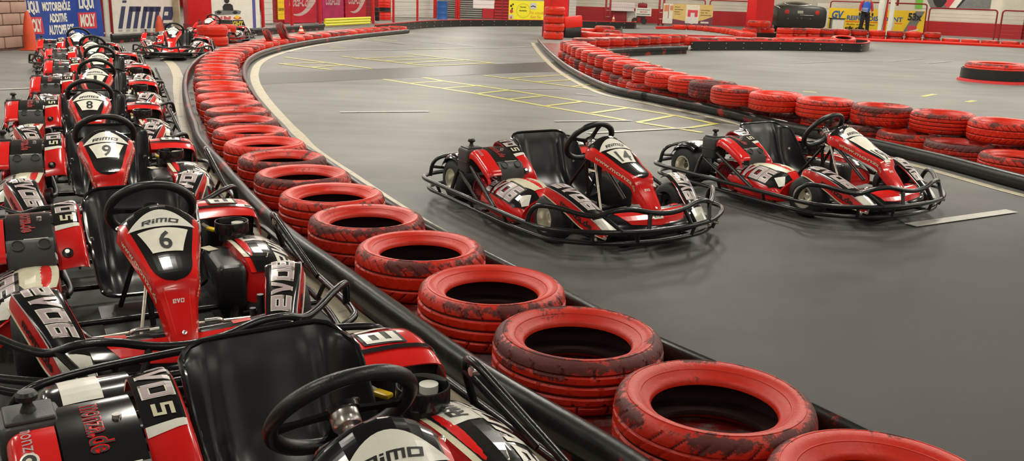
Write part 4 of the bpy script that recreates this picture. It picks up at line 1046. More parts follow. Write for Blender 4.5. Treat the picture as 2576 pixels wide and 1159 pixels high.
for k, (p, t) in enumerate(arc_resample(offset(rbp, -.42), .635)):
    if p.x < bx0-.3: continue
    if p.x < bx1:
        put_tyre(p.x, p.y, .195, '%s tyre from the left in the upper far row below the yellow banner' % ordinal(ku), 'upper far row below the yellow banner', TF[ku % 2], s=.97)
        put_tyre(p.x, p.y, .002, '%s tyre from the left in the lower far row below the yellow banner' % ordinal(ku), 'lower far row below the yellow banner', TF[ku % 2], s=.97); ku += 1
    else:
        put_tyre(p.x, p.y, .003, '%s red tyre from the left in the far right low row at the wall' % ordinal(kl), 'far right low row at the wall', TF[0], s=1.0); kl += 1
# round island on the right
p = gp(2500, 212, 0); ic = p*(1+.6/p.y); ic.z = 0
b = empty('track_island', ic, 0)
mb = MB(); mb.lathe([(.0, .03), (.60, .03), (.61, .0), (.64, .0), (.63, .045), (.60, .05)], 'red_paint', 48); part(mb, 'base_plate', b)
mb = MB(); mb.lathe([(.575, .045), (.59, .05), (.595, .12), (.59, .235), (.575, .24), (.56, .12)], 'panel_black', 48, closed_prof=True); part(mb, 'belt_band', b)
tag(b, 'round black banded island with red foot on the far lane at the right edge', 'track island')
o = put_tyre(ic.x, ic.y, .065, 'large glossy red truck tyre inside the round island at the right edge', None, TF[0], s=1.0); o.scale = (1.80, 1.80, 1.45)
# ------------------------------------------------------------------ far walls, fences, banners
def wallrun(a, b, z0, z1, m, th=.1, n=None):
    """upright slab between floor points a and b"""
    a, b = flat2(a), flat2(b); d = (b-a); c = (a+b)/2; mb = n or MB()
    mb.box((c.x, c.y, (z0+z1)/2), (d.length, th, z1-z0), m, rotm('Z', degrees(atan2(d.y, d.x)))); return mb
def board(a, b, z0, z1, m, th=.012):
    """flat sign standing between floor points a (left) and b (right); returns root mesh builder and a mapping (s,t)->point on its front"""
    a, b = flat2(a), flat2(b); d = b-a; n = Vector((d.y, -d.x, 0)).normalized()
    if n.y > 0: n = -n
    def S(u, v): return a+d*u+Vector((0, 0, z0+(z1-z0)*v))
    mb = MB(); wallrun(a-n*th/2, b-n*th/2, z0, z1, m, th, mb)
    return mb, S
def dec(mb, S, polys, m, off=.004): mb.decal(S, polys, m, off=off, cu=2, cv=2)
def rect(u0, v0, u1, v1): return [[(u0, v0), (u1, v0), (u1, v1), (u0, v1)]]
def txt(mb, S, t, u0, v0, u1, v1, m, off=.008, bold=.02, shear=0.0): dec(mb, S, text_polys(t, (u0, v0), (u1-u0, 0), (0, v1-v0), shear=shear, bold=bold), m, off)
def zat(p, x, y):
    """height at which photo column x, row y crosses the upright plane through p facing the camera"""
    d = _fw*F_PX + _rt*(x-1288) - _up*(y-579.5); t = p.y/d.y; return CAM_H+d.z*t
def bp(x, y, Y):
    """point at depth Y seen at photo position x, y"""
    d = _fw*F_PX + _rt*(x-1288) - _up*(y-579.5); t = Y/d.y; return Vector((d.x*t, Y, CAM_H+d.z*t))
wa, wb, wc = Vector((-18, 48, 0)), Vector((14.5, 46.5, 0)), Vector((30, 36.0, 0))
mb = MB(); wallrun(wa, wb, .70, CEIL, 'wall_white', .2, mb); wallrun(wa, wb, 0, .70, 'wall_red', .2, mb); struct(mb.build('wall_back'))
mb = MB(); wallrun(wb, wc, .62, CEIL, 'wall_white', .2, mb); wallrun(wb, wc, 0, .62, 'wall_red', .2, mb)
struct(mb.build('wall_right_back'))
mb = MB(); mb.box((30, 16, CEIL/2), (.2, 44, CEIL), 'wall_white'); struct(mb.build('wall_right'))
mb = MB(); mb.box((6, -6, CEIL/2), (48, .2, CEIL), 'wall_white'); struct(mb.build('wall_front'))
mb = MB(); mb.box((-18, 21, CEIL/2), (.2, 54, CEIL), 'wall_white'); struct(mb.build('wall_left'))
mb = MB(); mb.box((6, 21, CEIL+.1), (48.4, 54.4, .2), 'ceiling_grey'); struct(mb.build('ceiling'))
# ceiling lamps, a housing with two tubes each
lp = empty('ceiling_lamp', (0, 0, 0)); mb = MB(); mb.box((0, 0, -.04), (.24, 1.6, .08), 'white_paint', bev=.01); part(mb, 'housing', lp)
for s in (-1, 1): mb = MB(); mb.cyl((s*.06, -.74, -.10), (s*.06, .74, -.10), .016, 'tube_emitter', 10); part(mb, 'lamp_tube', lp)
lamp_objs = []
for k, (x, y) in enumerate(LAMPS):
    o = lp if k == 0 else copy_tree(lp); o.location = (x, y, CEIL-.0); tag(o, 'long fluorescent ceiling lamp over the hall', 'ceiling lamp', 'fluorescent ceiling lamps')
# fences of red tubing
def fence(a, b, h, label, posts=(0., 1.), wires=True, z0=.05, m='red_paint_dark', r=.022, crash=False, grp='red tube fence panels'):
    a, b = flat2(a), flat2(b); d = b-a; root = empty('tube_fence', a, atan2(d.y, d.x)); L = d.length
    mb = MB(); mb.tube(fillet([(0, 0, z0), (0, 0, h), (L, 0, h), (L, 0, z0)], .12, 4), r, m, seg=8); part(mb, 'fence_frame', root)
    if wires:
        mb = MB(); k = z0+.12
        while k < h-.05: mb.cyl((0, 0, k), (L, 0, k), .0035, m, 5); k += .14
        part(mb, 'fence_wires', root)
    tag(root, label, 'fence', grp); return root
def seg_fence(px, h, labels, **kw):
    P = [gp(x, y, 0) for x, y in px]
    for k in range(len(P)-1):
        a, b = flat2(P[k]), flat2(P[k+1]); d = (b-a).normalized()*.05; fence(a+d, b-d, h, labels[k], **kw)
# ------------------------------------------------------------------ far right: fence, mural, banner, car, person
def board_px(x0, x1, Y0, Y1, ytop, ybot, m, th=.012, ytop1=None, ybot1=None):
    a, b = bp(x0, ybot, Y0), bp(x1, ybot if ybot1 is None else ybot1, Y1); at_, bt = bp(x0, ytop, Y0), bp(x1, ytop if ytop1 is None else ytop1, Y1)
    z0 = max(.02, (a.z+b.z)/2); z1 = (at_.z+bt.z)/2
    return board(a, b, z0, z1, m, th)
def fpx(x0, x1, Y0, Y1, h, label, **kw):
    a, b = bp(x0, 60, Y0), bp(x1, 60, Y1); return fence(a, b, h, label, **kw)
fpx(2334, 2505, 38.2, 37.0, 1.22, 'red tube fence panel right of the yellow tyre banner', m='red_paint_dark', r=.03)
fpx(2518, 2760, 36.9, 35.6, 1.22, 'red tube fence panel at the right edge', m='red_paint_dark', r=.03)
fpx(2084, 2326, 43.2, 41.2, 1.36, 'red tube fence panel carrying the yellow tyre banner', r=.03, wires=False)
fpx(1782, 1886, 42.6, 42.0, 1.22, 'red tube fence panel left of the far red pillar', r=.028)
fpx(1668, 1770, 43.4, 42.7, 1.22, 'red tube fence panel carrying the room posters', r=.028)
fpx(1534, 1655, 44.4, 43.5, 1.25, 'red tube fence panel behind the small traffic cone', r=.028)
fpx(1428, 1522, 44.8, 44.4, 1.25, 'red tube fence panel right of the tyre column', r=.028)
for k, (x, Y) in enumerate(((1527, 44.3), (1661, 43.4))):
    p = bp(x, 60, Y); mb = MB(); mb.box((p.x-.09, p.y, .65), (.09, .09, 1.3), 'red_paint_dark', bev=.01); mb.box((p.x+.11, p.y, .65), (.09, .09, 1.3), 'red_paint_dark', bev=.01)
    for z in (.3, .6, .9, 1.2): mb.cyl((p.x-.09, p.y-.05, z), (p.x+.11, p.y-.05, z), .012, 'chrome', 8)
    tag(mb.build('gate_post'), ('double red gate post left of the white notice', 'double red gate post left of the room posters')[k], 'post')
p = bp(2254, 40, 41.9); mb = MB(); mb.cyl((p.x, p.y, 1.25), (p.x, p.y, 3.2), .05, 'red_paint_dark', 12); tag(mb.build('fence_pole'), 'dark red pole rising above the yellow banner fence', 'pole')
# yellow banner
mb, S = board_px(2080, 2322, 43.0, 41.0, 22, 77, 'yellow_banner', ytop1=25, ybot1=79)
txt(mb, S, 'GV', .03, .50, .15, .88, 'barrel_blue', bold=.04, shear=.1); txt(mb, S, 'REIFEN DISCOUNT', .20, .46, .78, .68, 'barrel_blue', bold=.03)
dec(mb, S, rect(.03, .36, .16, .39)+rect(.19, .38, .78, .41), 'bright_red'); txt(mb, S, 'Auto und Reifen', .20, .24, .50, .30, 'ink_black'); txt(mb, S, 'ck.de', .19, .02, .40, .18, 'ink_black', bold=.05)
dec(mb, S, [[(.80, .02), (.90, .02), (.99, .98), (.90, .98)]], 'mural_grey', .005); dec(mb, S, rect(.84, .10, .93, .32), 'brand_red', .007); dec(mb, S, [[(.86, .04), (.95, .12), (.95, .18), (.86, .08)]], 'pale_pink', .009)
txt(mb, S, '53x', .83, .55, .97, .90, 'ink_black', off=.011, bold=.05)
tag(mb.build('banner'), 'yellow banner reading REIFEN DISCOUNT and 53x behind the marshal', 'banner')
# mural of a kart on the wall
w2 = MB(); d_ = (wc-wb).normalized(); n_ = Vector((d_.y, -d_.x, 0)); n_ = -n_ if n_.y > 0 else n_
def wall_at(x):
    d = _fw*F_PX + _rt*(x-1288) - _up*(0-579.5)
    # intersect the vertical plane through camera column with the wall line
    k = (wb.x*d_.y-wb.y*d_.x)/(d.x*d_.y-d.y*d_.x); return Vector((d.x*k, d.y*k, 0))
a, b = wall_at(2318)+n_*.11, wall_at(2495)+n_*.11
mb, S = board(a, b, 1.18, 2.9, 'mural_grey', .01)
dec(mb, S, [[(0, 0), (.16, 0), (.0, .5)], [(0, 0.2), (.05, .3), (0, .9)]], 'wall_white'); dec(mb, S, [[(.30, .16), (.42, .02), (.52, .10), (.62, .6), (.40, .7)]], 'brand_red'); dec(mb, S, [[(.42, .02), (.52, .03), (.72, .6), (.62, .62)]], 'white_paint', .006)
dec(mb, S, lens((.18, .20), (.20, 0), (0, .18), 12, 1.0), 'ink_black', .006); dec(mb, S, [[(.52, .02), (.56, .06), (.80, .62), (.74, .62)]], 'ink_black', .006)
tag(mb.build('wall_mural'), 'grey mural of a red racing kart on the far right wall', 'mural')
a, b = wall_at(2306)+n_*.12, wall_at(2324)+n_*.12; mb, S = board(a, b, 1.15, 2.2, 'green_paint', .01); tag(mb.build('wall_sticker'), 'narrow green painted patch left of the kart mural', 'wall decoration')
# concrete piers of the right back wall
for k, x in enumerate((2558, 2640)):
    p = wall_at(x)+n_*.25; mb = MB(); R_ = rotm('Z', degrees(atan2(d_.y, d_.x))); mb.box((p.x, p.y, (CEIL+.62)/2), (.9, .5, CEIL-.62), 'wall_white', R_); mb.box((p.x, p.y, .31), (.92, .52, .62), 'wall_red', R_); struct(mb.build('trim_%d' % (20+k)))
# black car seen from behind
cp = bp(2012, 84, 39.6); car = empty('vintage_car', (cp.x, cp.y, 0), radians(-6))
def body_ring(x, y0=0): return x
rings = []
for y, w_, z0, z1, rz in ((-.02, .94, .26, .97, .18), (0, 1.02, .20, 1.05, .20), (.25, 1.06, .18, 1.12, .22), (.9, 1.08, .18, 1.14, .22), (1.8, 1.06, .28, 1.12, .2), (4.2, 1.02, .28, 1.02, .2), (4.5, .9, .4, .9, .2)):
    r = []
    for k in range(24):
        a = 2*pi*k/24; ca, sa = cos(a), sin(a); e = .32
        r.append(Vector((w_*(abs(ca)**e)*(1 if ca > 0 else -1), y, (z0+z1)/2+(z1-z0)/2*(abs(sa)**e)*(1 if sa > 0 else -1))))
    rings.append(r)
mb = MB(); mb.loft(rings, 'car_dull', True, True, True); part(mb, 'body', car)
rings = []
for y, w_, z1 in ((.75, .80, 1.10), (1.2, .78, 1.24), (1.7, .76, 1.30), (2.5, .74, 1.28), (3.1, .76, 1.10)):
    rings.append([Vector((w_*cos(pi*k/12)*(.85+.15*(1-sin(pi*k/12))), y, 1.02+(z1-1.02)*sin(pi*k/12)**.7)) for k in range(13)])
mb = MB(); mb.loft(rings, 'car_black', False); part(mb, 'roof', car)
for s in (-1, 1):
    mb = MB(); mb.lathe([(.0, 0), (.085, 0), (.095, .01), (.10, .03)], 'tail_red', 20, Matrix.Translation((s*.62, -.035, .86)) @ Matrix.Rotation(radians(90), 4, 'X') @ Matrix.Scale(-1, 4, (0, 0, 1))); mb.lathe([(.0, -.012), (.03, -.01), (.035, 0)], 'red_plastic', 14, Matrix.Translation((s*.62, -.045, .86)) @ Matrix.Rotation(radians(-90), 4, 'X')); part(mb, 'tail_lamp', car)
    for yy in (.75, 3.6):
        mb = MB(); mb.lathe([(.20, -.1), (.32, -.09), (.34, 0), (.32, .09), (.20, .1), (.19, .05), (0, .06)], 'rubber', 28, Matrix.Translation((s*.92, yy, .34)) @ Matrix.Rotation(radians(90*s), 4, 'Y')); wv = part(mb, 'car_wheel', car)
        mb = MB(); mb.lathe([(.21, .07), (.19, .10), (.12, .09), (.05, .115), (0, .12)], 'chrome', 24, Matrix.Translation((s*.92, yy, .34)) @ Matrix.Rotation(radians(90*s), 4, 'Y')); part(mb, 'hub_cap', wv)
mb = MB(); mb.box((-.08, -.045, .86), (.24, .015, .12), 'plate_grey', bev=.005); part(mb, 'licence_plate', car)
mb = MB(); mb.box((.20, -.03, .745), (.58, .03, .018), 'chrome', bev=.006); mb.tube(crom([(-.90, .03, 1.0), (-1.02, .25, 1.07), (-1.05, .9, 1.10), (-1.05, 1.6, 1.08)], 4), .02, 'chrome'); mb.tube(crom([(-.62, 1.1, 1.28), (-.5, .8, 1.16), (0, .72, 1.13), (.5, .8, 1.16)], 4), .012, 'chrome'); part(mb, 'chrome_trim', car)
mb = MB()
for xx, zz in ((-.18, .62), (.0, .62), (.36, .60), (-.35, .82), (-.55, .58)): mb.cyl((xx, -.035, zz), (xx, -.02, zz), .03, 'steel_dark', 10)
part(mb, 'rear_fittings', car)
tag(car, 'black vintage car with round red tail lamps parked behind the tyres', 'car')
p = bp(2106, 84, 39.4); mb = MB(); mb.box((p.x, p.y+.2, .33), (.52, .35, .62), 'plate_grey', bev=.01); mb.box((p.x, p.y+.2, .655), (.60, .42, .03), 'ink_black'); mb.box((p.x, p.y+.02, .33), (.46, .01, .54), 'panel_white'); tag(mb.build('grey_cabinet'), 'small grey cabinet with dark top between the car and the marshal', 'cabinet')
a, b = bp(2050, 60, 45.0), bp(2162, 60, 44.6); mb = MB(); wallrun(a, b, 1.02, 1.25, 'alloy', .4, mb); wallrun(a, b, .1, 1.02, 'wall_white', .36, mb); tag(mb.build('foil_covered_bench'), 'bench top under shiny foil behind the marshal', 'bench')
# marshal
pp = bp(2171, 84, 40.2); per = empty('person', (pp.x, pp.y, 0), radians(178))
def skin_body(edges, verts, radii, name, m, parent, sub=2):
    me = bpy.data.meshes.new(name); me.from_pydata(verts, edges, []); me.materials.append(M[m]); o = bpy.data.objects.new(name, me); COL.objects.link(o); o.parent = parent
    CH.setdefault(parent.name, []).append(o)
    md = o.modifiers.new('skin', 'SKIN'); md.use_smooth_shade = True
    for v, r in zip(me.skin_vertices[0].data, radii): v.radius = r if isinstance(r, tuple) else (r, r)
    me.skin_vertices[0].data[0].use_root = True
    s_ = o.modifiers.new('sub', 'SUBSURF'); s_.levels = sub; s_.render_levels = sub
    return o
# person faces local +Y away from the camera after the turn; x to the side
V = [(0, 0, .95), (0, 0, 1.12), (0, .01, 1.32), (0, 0, 1.47), (0, .01, 1.56), (0, .015, 1.66), (0, .01, 1.75),
     (.09, 0, .90), (.12, .02, .50), (.15, -.02, .10), (.16, .10, .04), (-.09, 0, .90), (-.13, .0, .50), (-.16, -.03, .10), (-.17, .09, .04),
     (.17, 0, 1.43), (.24, -.02, 1.16), (.27, .05, .94), (.27, .08, .86), (-.17, 0, 1.43), (-.24, -.02, 1.16), (-.26, .05, .94), (-.26, .08, .86)]
E_ = [(0, 1), (1, 2), (2, 3), (3, 4), (4, 5), (5, 6), (0, 7), (7, 8), (8, 9), (9, 10), (0, 11), (11, 12), (12, 13), (13, 14), (3, 15), (15, 16), (16, 17), (17, 18), (3, 19), (19, 20), (20, 21), (21, 22)]
Rr = [(.09, .07), (.11, .09), (.16, .11), (.08, .07), (.055, .055), (.075, .09), (.06, .07), .095, .07, .05, .04, .095, .07, .05, .04, .06, .045, .035, .035, .06, .045, .035, .035]
skin_body(E_, V, Rr, 'body', 'skin', per)
Vt = [(0, 0, .88), (0, 0, 1.14), (0, .01, 1.32), (0, 0, 1.45)]
skin_body([(0, 1), (1, 2), (2, 3)], Vt, [(.21, .16), (.19, .14), (.20, .13), (.10, .09)], 'vest', 'cloth_blue', per)
for s in (-1, 1): skin_body([(0, 1), (1, 2)], [(s*.15, 0, 1.43), (s*.24, -.02, 1.18), (s*.268, .045, .97)], [.075, .062, .050], 'sleeve', 'cloth_red', per)
skin_body([(0, 1), (1, 2), (2, 3), (0, 4), (4, 5), (5, 6)], [(0, 0, 1.06), (.09, 0, .88), (.12, .02, .50), (.15, -.02, .10), (-.09, 0, .88), (-.13, 0, .50), (-.16, -.03, .10)], [(.17, .13), .115, .09, .075, .115, .09, .075], 'trousers', 'cloth_black', per)
for s in (-1, 1): skin_body([(0, 1)], [(s*.155, -.03, .05), (s*.17, .13, .045)], [.055, .045], 'shoe', 'cloth_black', per, 1)
for s in (-1, 1): skin_body([(0, 1), (1, 2)], [(s*.268, .055, .93), (s*.27, .085, .84), (s*.27, .10, .78)], [.042, .046, .03], 'glove', 'cloth_black', per, 1)
mb = MB()
for z in (.98, 1.04, 1.10): mb.tube([(.19*cos(radians(a)), .14*sin(radians(a)), z) for a in range(20, 110, 10)], .012, 'white_sticker', seg=6)
part(mb, 'vest_stripes', per)
mb = MB(); mb.lathe([(.0, .13), (.05, .125), (.095, .08), (.105, .02), (.10, -.03)], 'cloth_black', 20, Matrix.Translation((0, .005, 1.68))); part(mb, 'cap', per)
mb = MB(); mb.cyl((-.03, .105, 1.67), (-.03, .112, 1.67), .010, 'ink_black', 8); mb.cyl((.03, .105, 1.67), (.03, .112, 1.67), .010, 'ink_black', 8); mb.box((0, .115, 1.645), (.02, .03, .04), 'skin', bev=.008); mb.box((0, .105, 1.60), (.05, .012, .012), 'cloth_red', bev=.004); part(mb, 'face', per)
tag(per, 'marshal in blue vest, red sleeves and black trousers standing by the yellow banner', 'person')
# red barrier pole with white cloth
p = bp(2222, 84, 39.2); q = bp(2231, 0, 39.2)
mb = MB(); mb.cyl((p.x, p.y, 0), (q.x+.02, q.y, q.z+1.2), .06, 'bright_red', 14); mb.cyl((p.x, p.y, 0), (p.x, p.y, .04), .2, 'steel_dark', 16); pole = tag(mb.build('banner_pole'), 'bright red slanting pole with white cloth beside the marshal', 'pole')
mb = MB(); P = []
for k in range(9):
    t = k/8; z = .05+2.0*t; P.append([(p.x-.32-.05*t+.03*sin(9*t), p.y-.08, z), (p.x-.2+.04*t, p.y-.14, z), (p.x-.09+.05*t, p.y-.09, z)])
mb.sheet(surf(P), 6, 16, 'white_paint', .01)
P = []
for k in range(9):
    t = k/8; z = .05+2.0*t; P.append([(p.x+.08+.06*t, p.y-.06, z), (p.x+.22+.06*sin(3*t), p.y-.13, z), (p.x+.12+.26*max(0, 1-abs(t-.22)*2.2)+.10*t, p.y-.05, z)])
mb.sheet(surf(P), 6, 16, 'white_paint', .01); mb.tube([(p.x-.15, p.y-.16, .1), (p.x-.03, p.y-.16, 2.0)], .012, 'ink_black', seg=6)
part(mb, 'white_cloth', pole)
# room posters on the fence
mb, S = board_px(1666, 1791, 43.3, 42.5, 9, 60, 'poster_tan', ybot1=62, ytop1=12)
dec(mb, S, rect(0, 0, .20, 1), 'poster_cream'); dec(mb, S, rect(.02, .60, .10, .92)+rect(.14, .66, .20, .90), 'poster_orange', .006); dec(mb, S, rect(.105, .25, .115, .95), 'poster_plum', .007); dec(mb, S, rect(.02, .05, .19, .28), 'panel_white', .006)
dec(mb, S, [[(.20, 0), (1, 0), (1, .42), (.80, .22), (.50, .14), (.20, .24)]], 'poster_plum', .006); dec(mb, S, [[(.46, .05), (.72, .05), (.74, .98), (.46, .98)]], 'poster_cream', .008); dec(mb, S, rect(.50, .38, .70, .72), 'brand_red', .010); dec(mb, S, rect(.56, .34, .64, .58), 'panel_white', .012)
dec(mb, S, [[(.45, .10), (.60, .02), (.74, .20), (.66, .34), (.52, .34)]], 'panel_white', .011); dec(mb, S, rect(.77, .08, .93, .16), 'panel_white', .009)
for k, t in enumerate(('Zimmer', 'einrichten', 'leicht', 'gemacht')): txt(mb, S, t, .23, .82-.12*k, .23+.018*len(t), .87-.12*k, 'ink_black', off=.010)
for k, t in enumerate(('Lichtideen', 'fuer Ihr', 'Schlafzimmer')): txt(mb, S, t, .76, .70-.12*k, .76+.018*len(t), .75-.12*k, 'ink_black', off=.010)
tag(mb.build('poster_banner'), 'long cream and gold furniture poster hung on the far fence', 'poster')
# notice, white boards, cone, trolley between the columns
mb, S = board_px(1598, 1638, 43.6, 43.4, 20, 40, 'panel_white'); txt(mb, S, 'Streckenposten', .10, .70, .92, .84, 'ink_black'); txt(mb, S, 'BEACHTEN', .28, .42, .74, .58, 'brand_red'); txt(mb, S, 'Sicherheitshinweise', .08, .14, .94, .30, 'ink_black'); tag(mb.build('notice_board'), 'small white notice with three lines of text on the far fence', 'sign')
mb, S = board_px(1535, 1595, 45.4, 45.3, 6, 28, 'pale_pink', th=.3)
for k in range(14): dec(mb, S, rect(.02+.07*k, .03, .026+.07*k, .97), 'plate_grey')
dec(mb, S, rect(0, .46, 1, .5), 'plate_grey'); tag(mb.build('white_cladding'), 'white ribbed board above the dark opening behind the cone', 'board')
mb, S = board_px(1575, 1600, 45.6, 45.5, 28, 58, 'panel_white', th=.3); tag(mb.build('white_pier'), 'white block pier beside the dark opening behind the cone', 'pier')
mb, S = board_px(1536, 1575, 45.6, 45.5, 28, 58, 'red_paint_dark', th=.1); tag(mb.build('dark_shutter'), 'dark red shutter behind the small cone', 'shutter')
mb, S = board_px(1427, 1447, 46.0, 46.0, -160, 60, 'panel_white', th=.4); struct(mb.build('trim_30'))
def cone(p, h, r, label, bands=True, m='cone_orange', nm='traffic_cone'):
    root = empty(nm, (p.x, p.y, p.z)); mb = MB()
    pr = [(r*1.02, .0), (r*.96, .03)] if not bands else []
    n_ = 12; prof = []; mats = []
    for k in range(n_+1):
        t = k/n_; prof.append((r*(1-t)*.92+r*.14*t+r*.0, .02+(h-.03)*t)); mats.append(('white_paint' if (2 <= k < 5 or 8 <= k < 10) else m) if bands else m)
    prof += [(r*.10, h), (0, h)]; mats += [m, m]
    mb.lathe(prof, m, 24, mats=mats[:len(prof)-1]); part(mb, 'cone_body', root)
    mb = MB(); mb.box((0, 0, .012), (r*2.5, r*2.5, .024), m, bev=.008); part(mb, 'cone_base', root)
    return tag(root, label, 'traffic cone', 'traffic cones')
p = bp(1543, 56, 40.5); p.z = 0; cone(p, .46, .12, 'small red and white striped cone behind the black panel')
p = gp(731, 82, .2); tn = min((o for o in bpy.data.objects if o.name.startswith('tyre')), key=lambda o: (o.location.xy-p.xy).length); dv = (p.xy-tn.location.xy); dv = dv.normalized()*.245 if dv.length > .01 else Vector((.245, 0)); p = Vector((tn.location.x+dv.x, tn.location.y+dv.y, .198)); cone(p, .215, .075, 'little orange and white cone standing on the far left tyre row')
def tall_cone(px, pyb, h, r, label):
    p = gp(px, pyb, 0); root = empty('tall_cone', (p.x, p.y, 0)); mb = MB(); mb.lathe([(r, .02), (r*1.0, h*.2), (r*.92, h*.45), (r*.74, h*.68), (r*.48, h*.88), (r*.26, h*.985), (0, h)], 'cone_orange', 26); part(mb, 'cone_body', root)
    mb = MB(); mb.box((0, 0, .012), (r*2.6, r*2.6, .024), 'cone_orange', bev=.008); part(mb, 'cone_base', root); tag(root, label, 'traffic cone', 'traffic cones')
tall_cone(77, 126, .70, .105, 'tall faded orange cone before the blue banner'); tall_cone(403, 92, .50, .105, 'tall orange cone behind the lone kart')
tr = bp(1608, 58, 44.6); root = empty('hand_trolley', (tr.x, tr.y, 0)); mb = MB()
mb.tube([(-.2, 0, .1), (.05, 0, .9), (.12, 0, 1.0)], .018, 'ink_black'); mb.tube([(.1, .2, .1), (.15, .2, .95)], .018, 'ink_black'); mb.box((.1, .1, .45), (.35, .3, .3), 'steel_dark', bev=.03); mb.box((.12, .1, .85), (.42, .3, .25), 'red_paint_dark', bev=.05); part(mb, 'trolley_frame', root)
for s in (-1, 1): mb = MB(); mb.lathe([(.05, -.04), (.14, -.035), (.15, 0), (.14, .035), (.05, .04), (0, .04)], 'rubber', 20, Matrix.Translation((s*.22, 0, .15)) @ Matrix.Rotation(radians(90), 4, 'X')); part(mb, 'trolley_wheel', root)
tag(root, 'dark hand trolley with wheels behind the white notice', 'trolley')
# ------------------------------------------------------------------ centre: low black wall, lemon banner, shutters, barrels
BW = [(944, 84), (1000, 78), (1062, 71.5), (1100, 69), (1150, 67), (1200, 66.3), (1300, 66), (1400, 66.5)]
panel(spline_px(BW, 0, 5), .235, 'long low black wall panel closing the far end of the track'); 
panel(spline_px([(1462, 70), (1530, 71.5), (1594, 72.5), (1597, 70)], 0, 4), .26, 'low black wall panel right of the tyre column', bolts=True)
fpx(1262, 1420, 38.3, 38.7, 1.25, 'red tube fence panel carrying the lemon banner', r=.028)
mb, S = board_px(1279, 1392, 38.2, 38.6, 1.5, 52, 'lemon_banner', ytop1=3, ybot1=52)
dec(mb, S, [[(.245+.0+.155*cos(2*pi*k/28)*r0+.08, .5+.36*sin(2*pi*k/28)*r0) for k, r0 in ((j, 1), (j+1, 1), (j+1, .93), (j, .93))] for j in range(28)], 'sand_gold')
txt(mb, S, 'Penguin', .25, .62, .38, .72, 'ink_black'); txt(mb, S, 'Apotheken', .23, .44, .40, .54, 'ink_black'); txt(mb, S, 'Die schnelle', .46, .34, .80, .48, 'orange_glow', bold=.0); txt(mb, S, 'fuer Sie', .49, .12, .72, .28, 'orange_glow', bold=.0)
dec(mb, S, rect(.47, .58, .61, .90), 'panel_white'); dec(mb, S, [[(.48, .72), (.53, .78), (.60, .72), (.60, .67), (.53, .72), (.48, .68)]], 'navy', .007); dec(mb, S, rect(.01, .06, .10, .28), 'panel_white'); dec(mb, S, [[(.03, .08), (.08, .08), (.055, .24)]], 'brand_red', .007)
for (u, v, a) in ((.05, .72, .025), (.06, .45, .04), (.09, .80, .02), (.075, .58, .02)): dec(mb, S, lens((u-a, v), (a*2, 0), (0, a*2.5), 8, 1.), 'ink_black' if v != .45 else 'brand_red', .006)
tag(mb.build('banner'), 'lemon yellow pharmacy banner with a round emblem left of the tyre column', 'banner')
mb = MB(); a, b = bp(1158, 60, 45.0), bp(1214, 60, 45.0)
def shutter(x0, x1, Y, zt, label, m='shutter_grey', dm='shutter_dark', step=.10):
    a, b = bp(x0, 60, Y), bp(x1, 60, Y); mb = MB(); wallrun(a, b, 0, zt, dm, .04, mb); z = .05
    while z < zt: wallrun(a-Vector((0, .04, 0)), b-Vector((0, .04, 0)), z, z+step*.5, m, .05, mb); z += step
    return tag(mb.build('roller_shutter'), label, 'roller shutter', 'roller shutters')
shutter(1117, 1146, 45, 3, 'pale grey roller shutter between the blue barrel and the red posts'); shutter(1157, 1212, 45, 3, 'dark grey roller shutter under the white sign')
shutter(1243, 1280, 45, 3, 'dark red louvred shutter left of the lemon banner', 'wall_red', 'red_paint_dark', .14)
for k, (x, w_) in enumerate(((1147.5, .11), (1154, .11), (1094, .14))):
    p = bp(x, 50, 43.0); mb = MB(); mb.box((p.x, p.y, 1.5), (w_, .12, 3.0), 'red_paint', bev=.01)
    for j in range(12): mb.cyl((p.x, p.y-.06, .12+j*.25), (p.x, p.y-.075, .12+j*.25), .012, 'chrome', 6)
    tag(mb.build('steel_post'), ('left of the two red bolted posts by the shutters', 'right of the two red bolted posts by the shutters', 'red post left of the blue barrel')[k], 'post')
mb, S = board_px(1213, 1241, 44.9, 44.9, 22, 52, 'wall_red', th=.3); tag(mb.build('red_cabinet'), 'red cabinet below the white sign at the far end', 'cabinet')
mb, S = board_px(1190, 1243, 44.93, 44.93, 1, 21, 'pale_pink', th=.02); dec(mb, S, rect(0, .46, 1, .50), 'plate_grey'); tag(mb.build('white_sign'), 'blank white sign of two boards on the far shutters', 'sign')
def barrel(p, r, h, m, label, z=0., nm='barrel'):
    prof = [(0, 0), (r, 0), (r, h*.04), (r*.985, h*.05), (r*.985, h*.31), (r, h*.33), (r*.985, h*.35), (r*.985, h*.64), (r, h*.66), (r*.985, h*.68), (r*.985, h*.95), (r, h*.96), (r, h), (r*.95, h), (r*.93, h-.02), (0, h-.02)]
    mb = MB(); mb.lathe(prof, m, 32, Matrix.Translation((0, 0, 0))); o = mb.build(nm); o.location = (p.x, p.y, z); return tag(o, label, 'barrel')
p = bp(1112, 50, 41.5); barrel(p, .235, .80, 'barrel_blue', 'blue barrel before the grey shutters')
p = bp(968, 50, 38.5)
barrel(p, .26, .30, 'bright_red', 'lower red drum of the pair by the white doors', .02); barrel(p, .24, .17, 'ink_black', 'black ring drum between the two red drums', .33); barrel(p, .26, .36, 'bright_red', 'upper red drum of the pair by the white doors', .51)
p = bp(949, 52, 37.5); mb = MB(); mb.box((p.x, p.y, .26), (.17, .17, .52), 'ink_black', bev=.02); tag(mb.build('black_bollard'), 'black bollard left of the red drums', 'bollard')
mb, S = board_px(984, 1092, 42.5, 43.4, -160, 51, 'panel_white', th=.05)
for k in range(12): dec(mb, S, rect(0, .02+.055*k*1.5, 1, .024+.055*k*1.5), 'plate_grey')
tag(mb.build('white_door_front'), 'wide white panelled door front left of the blue barrel', 'door front')
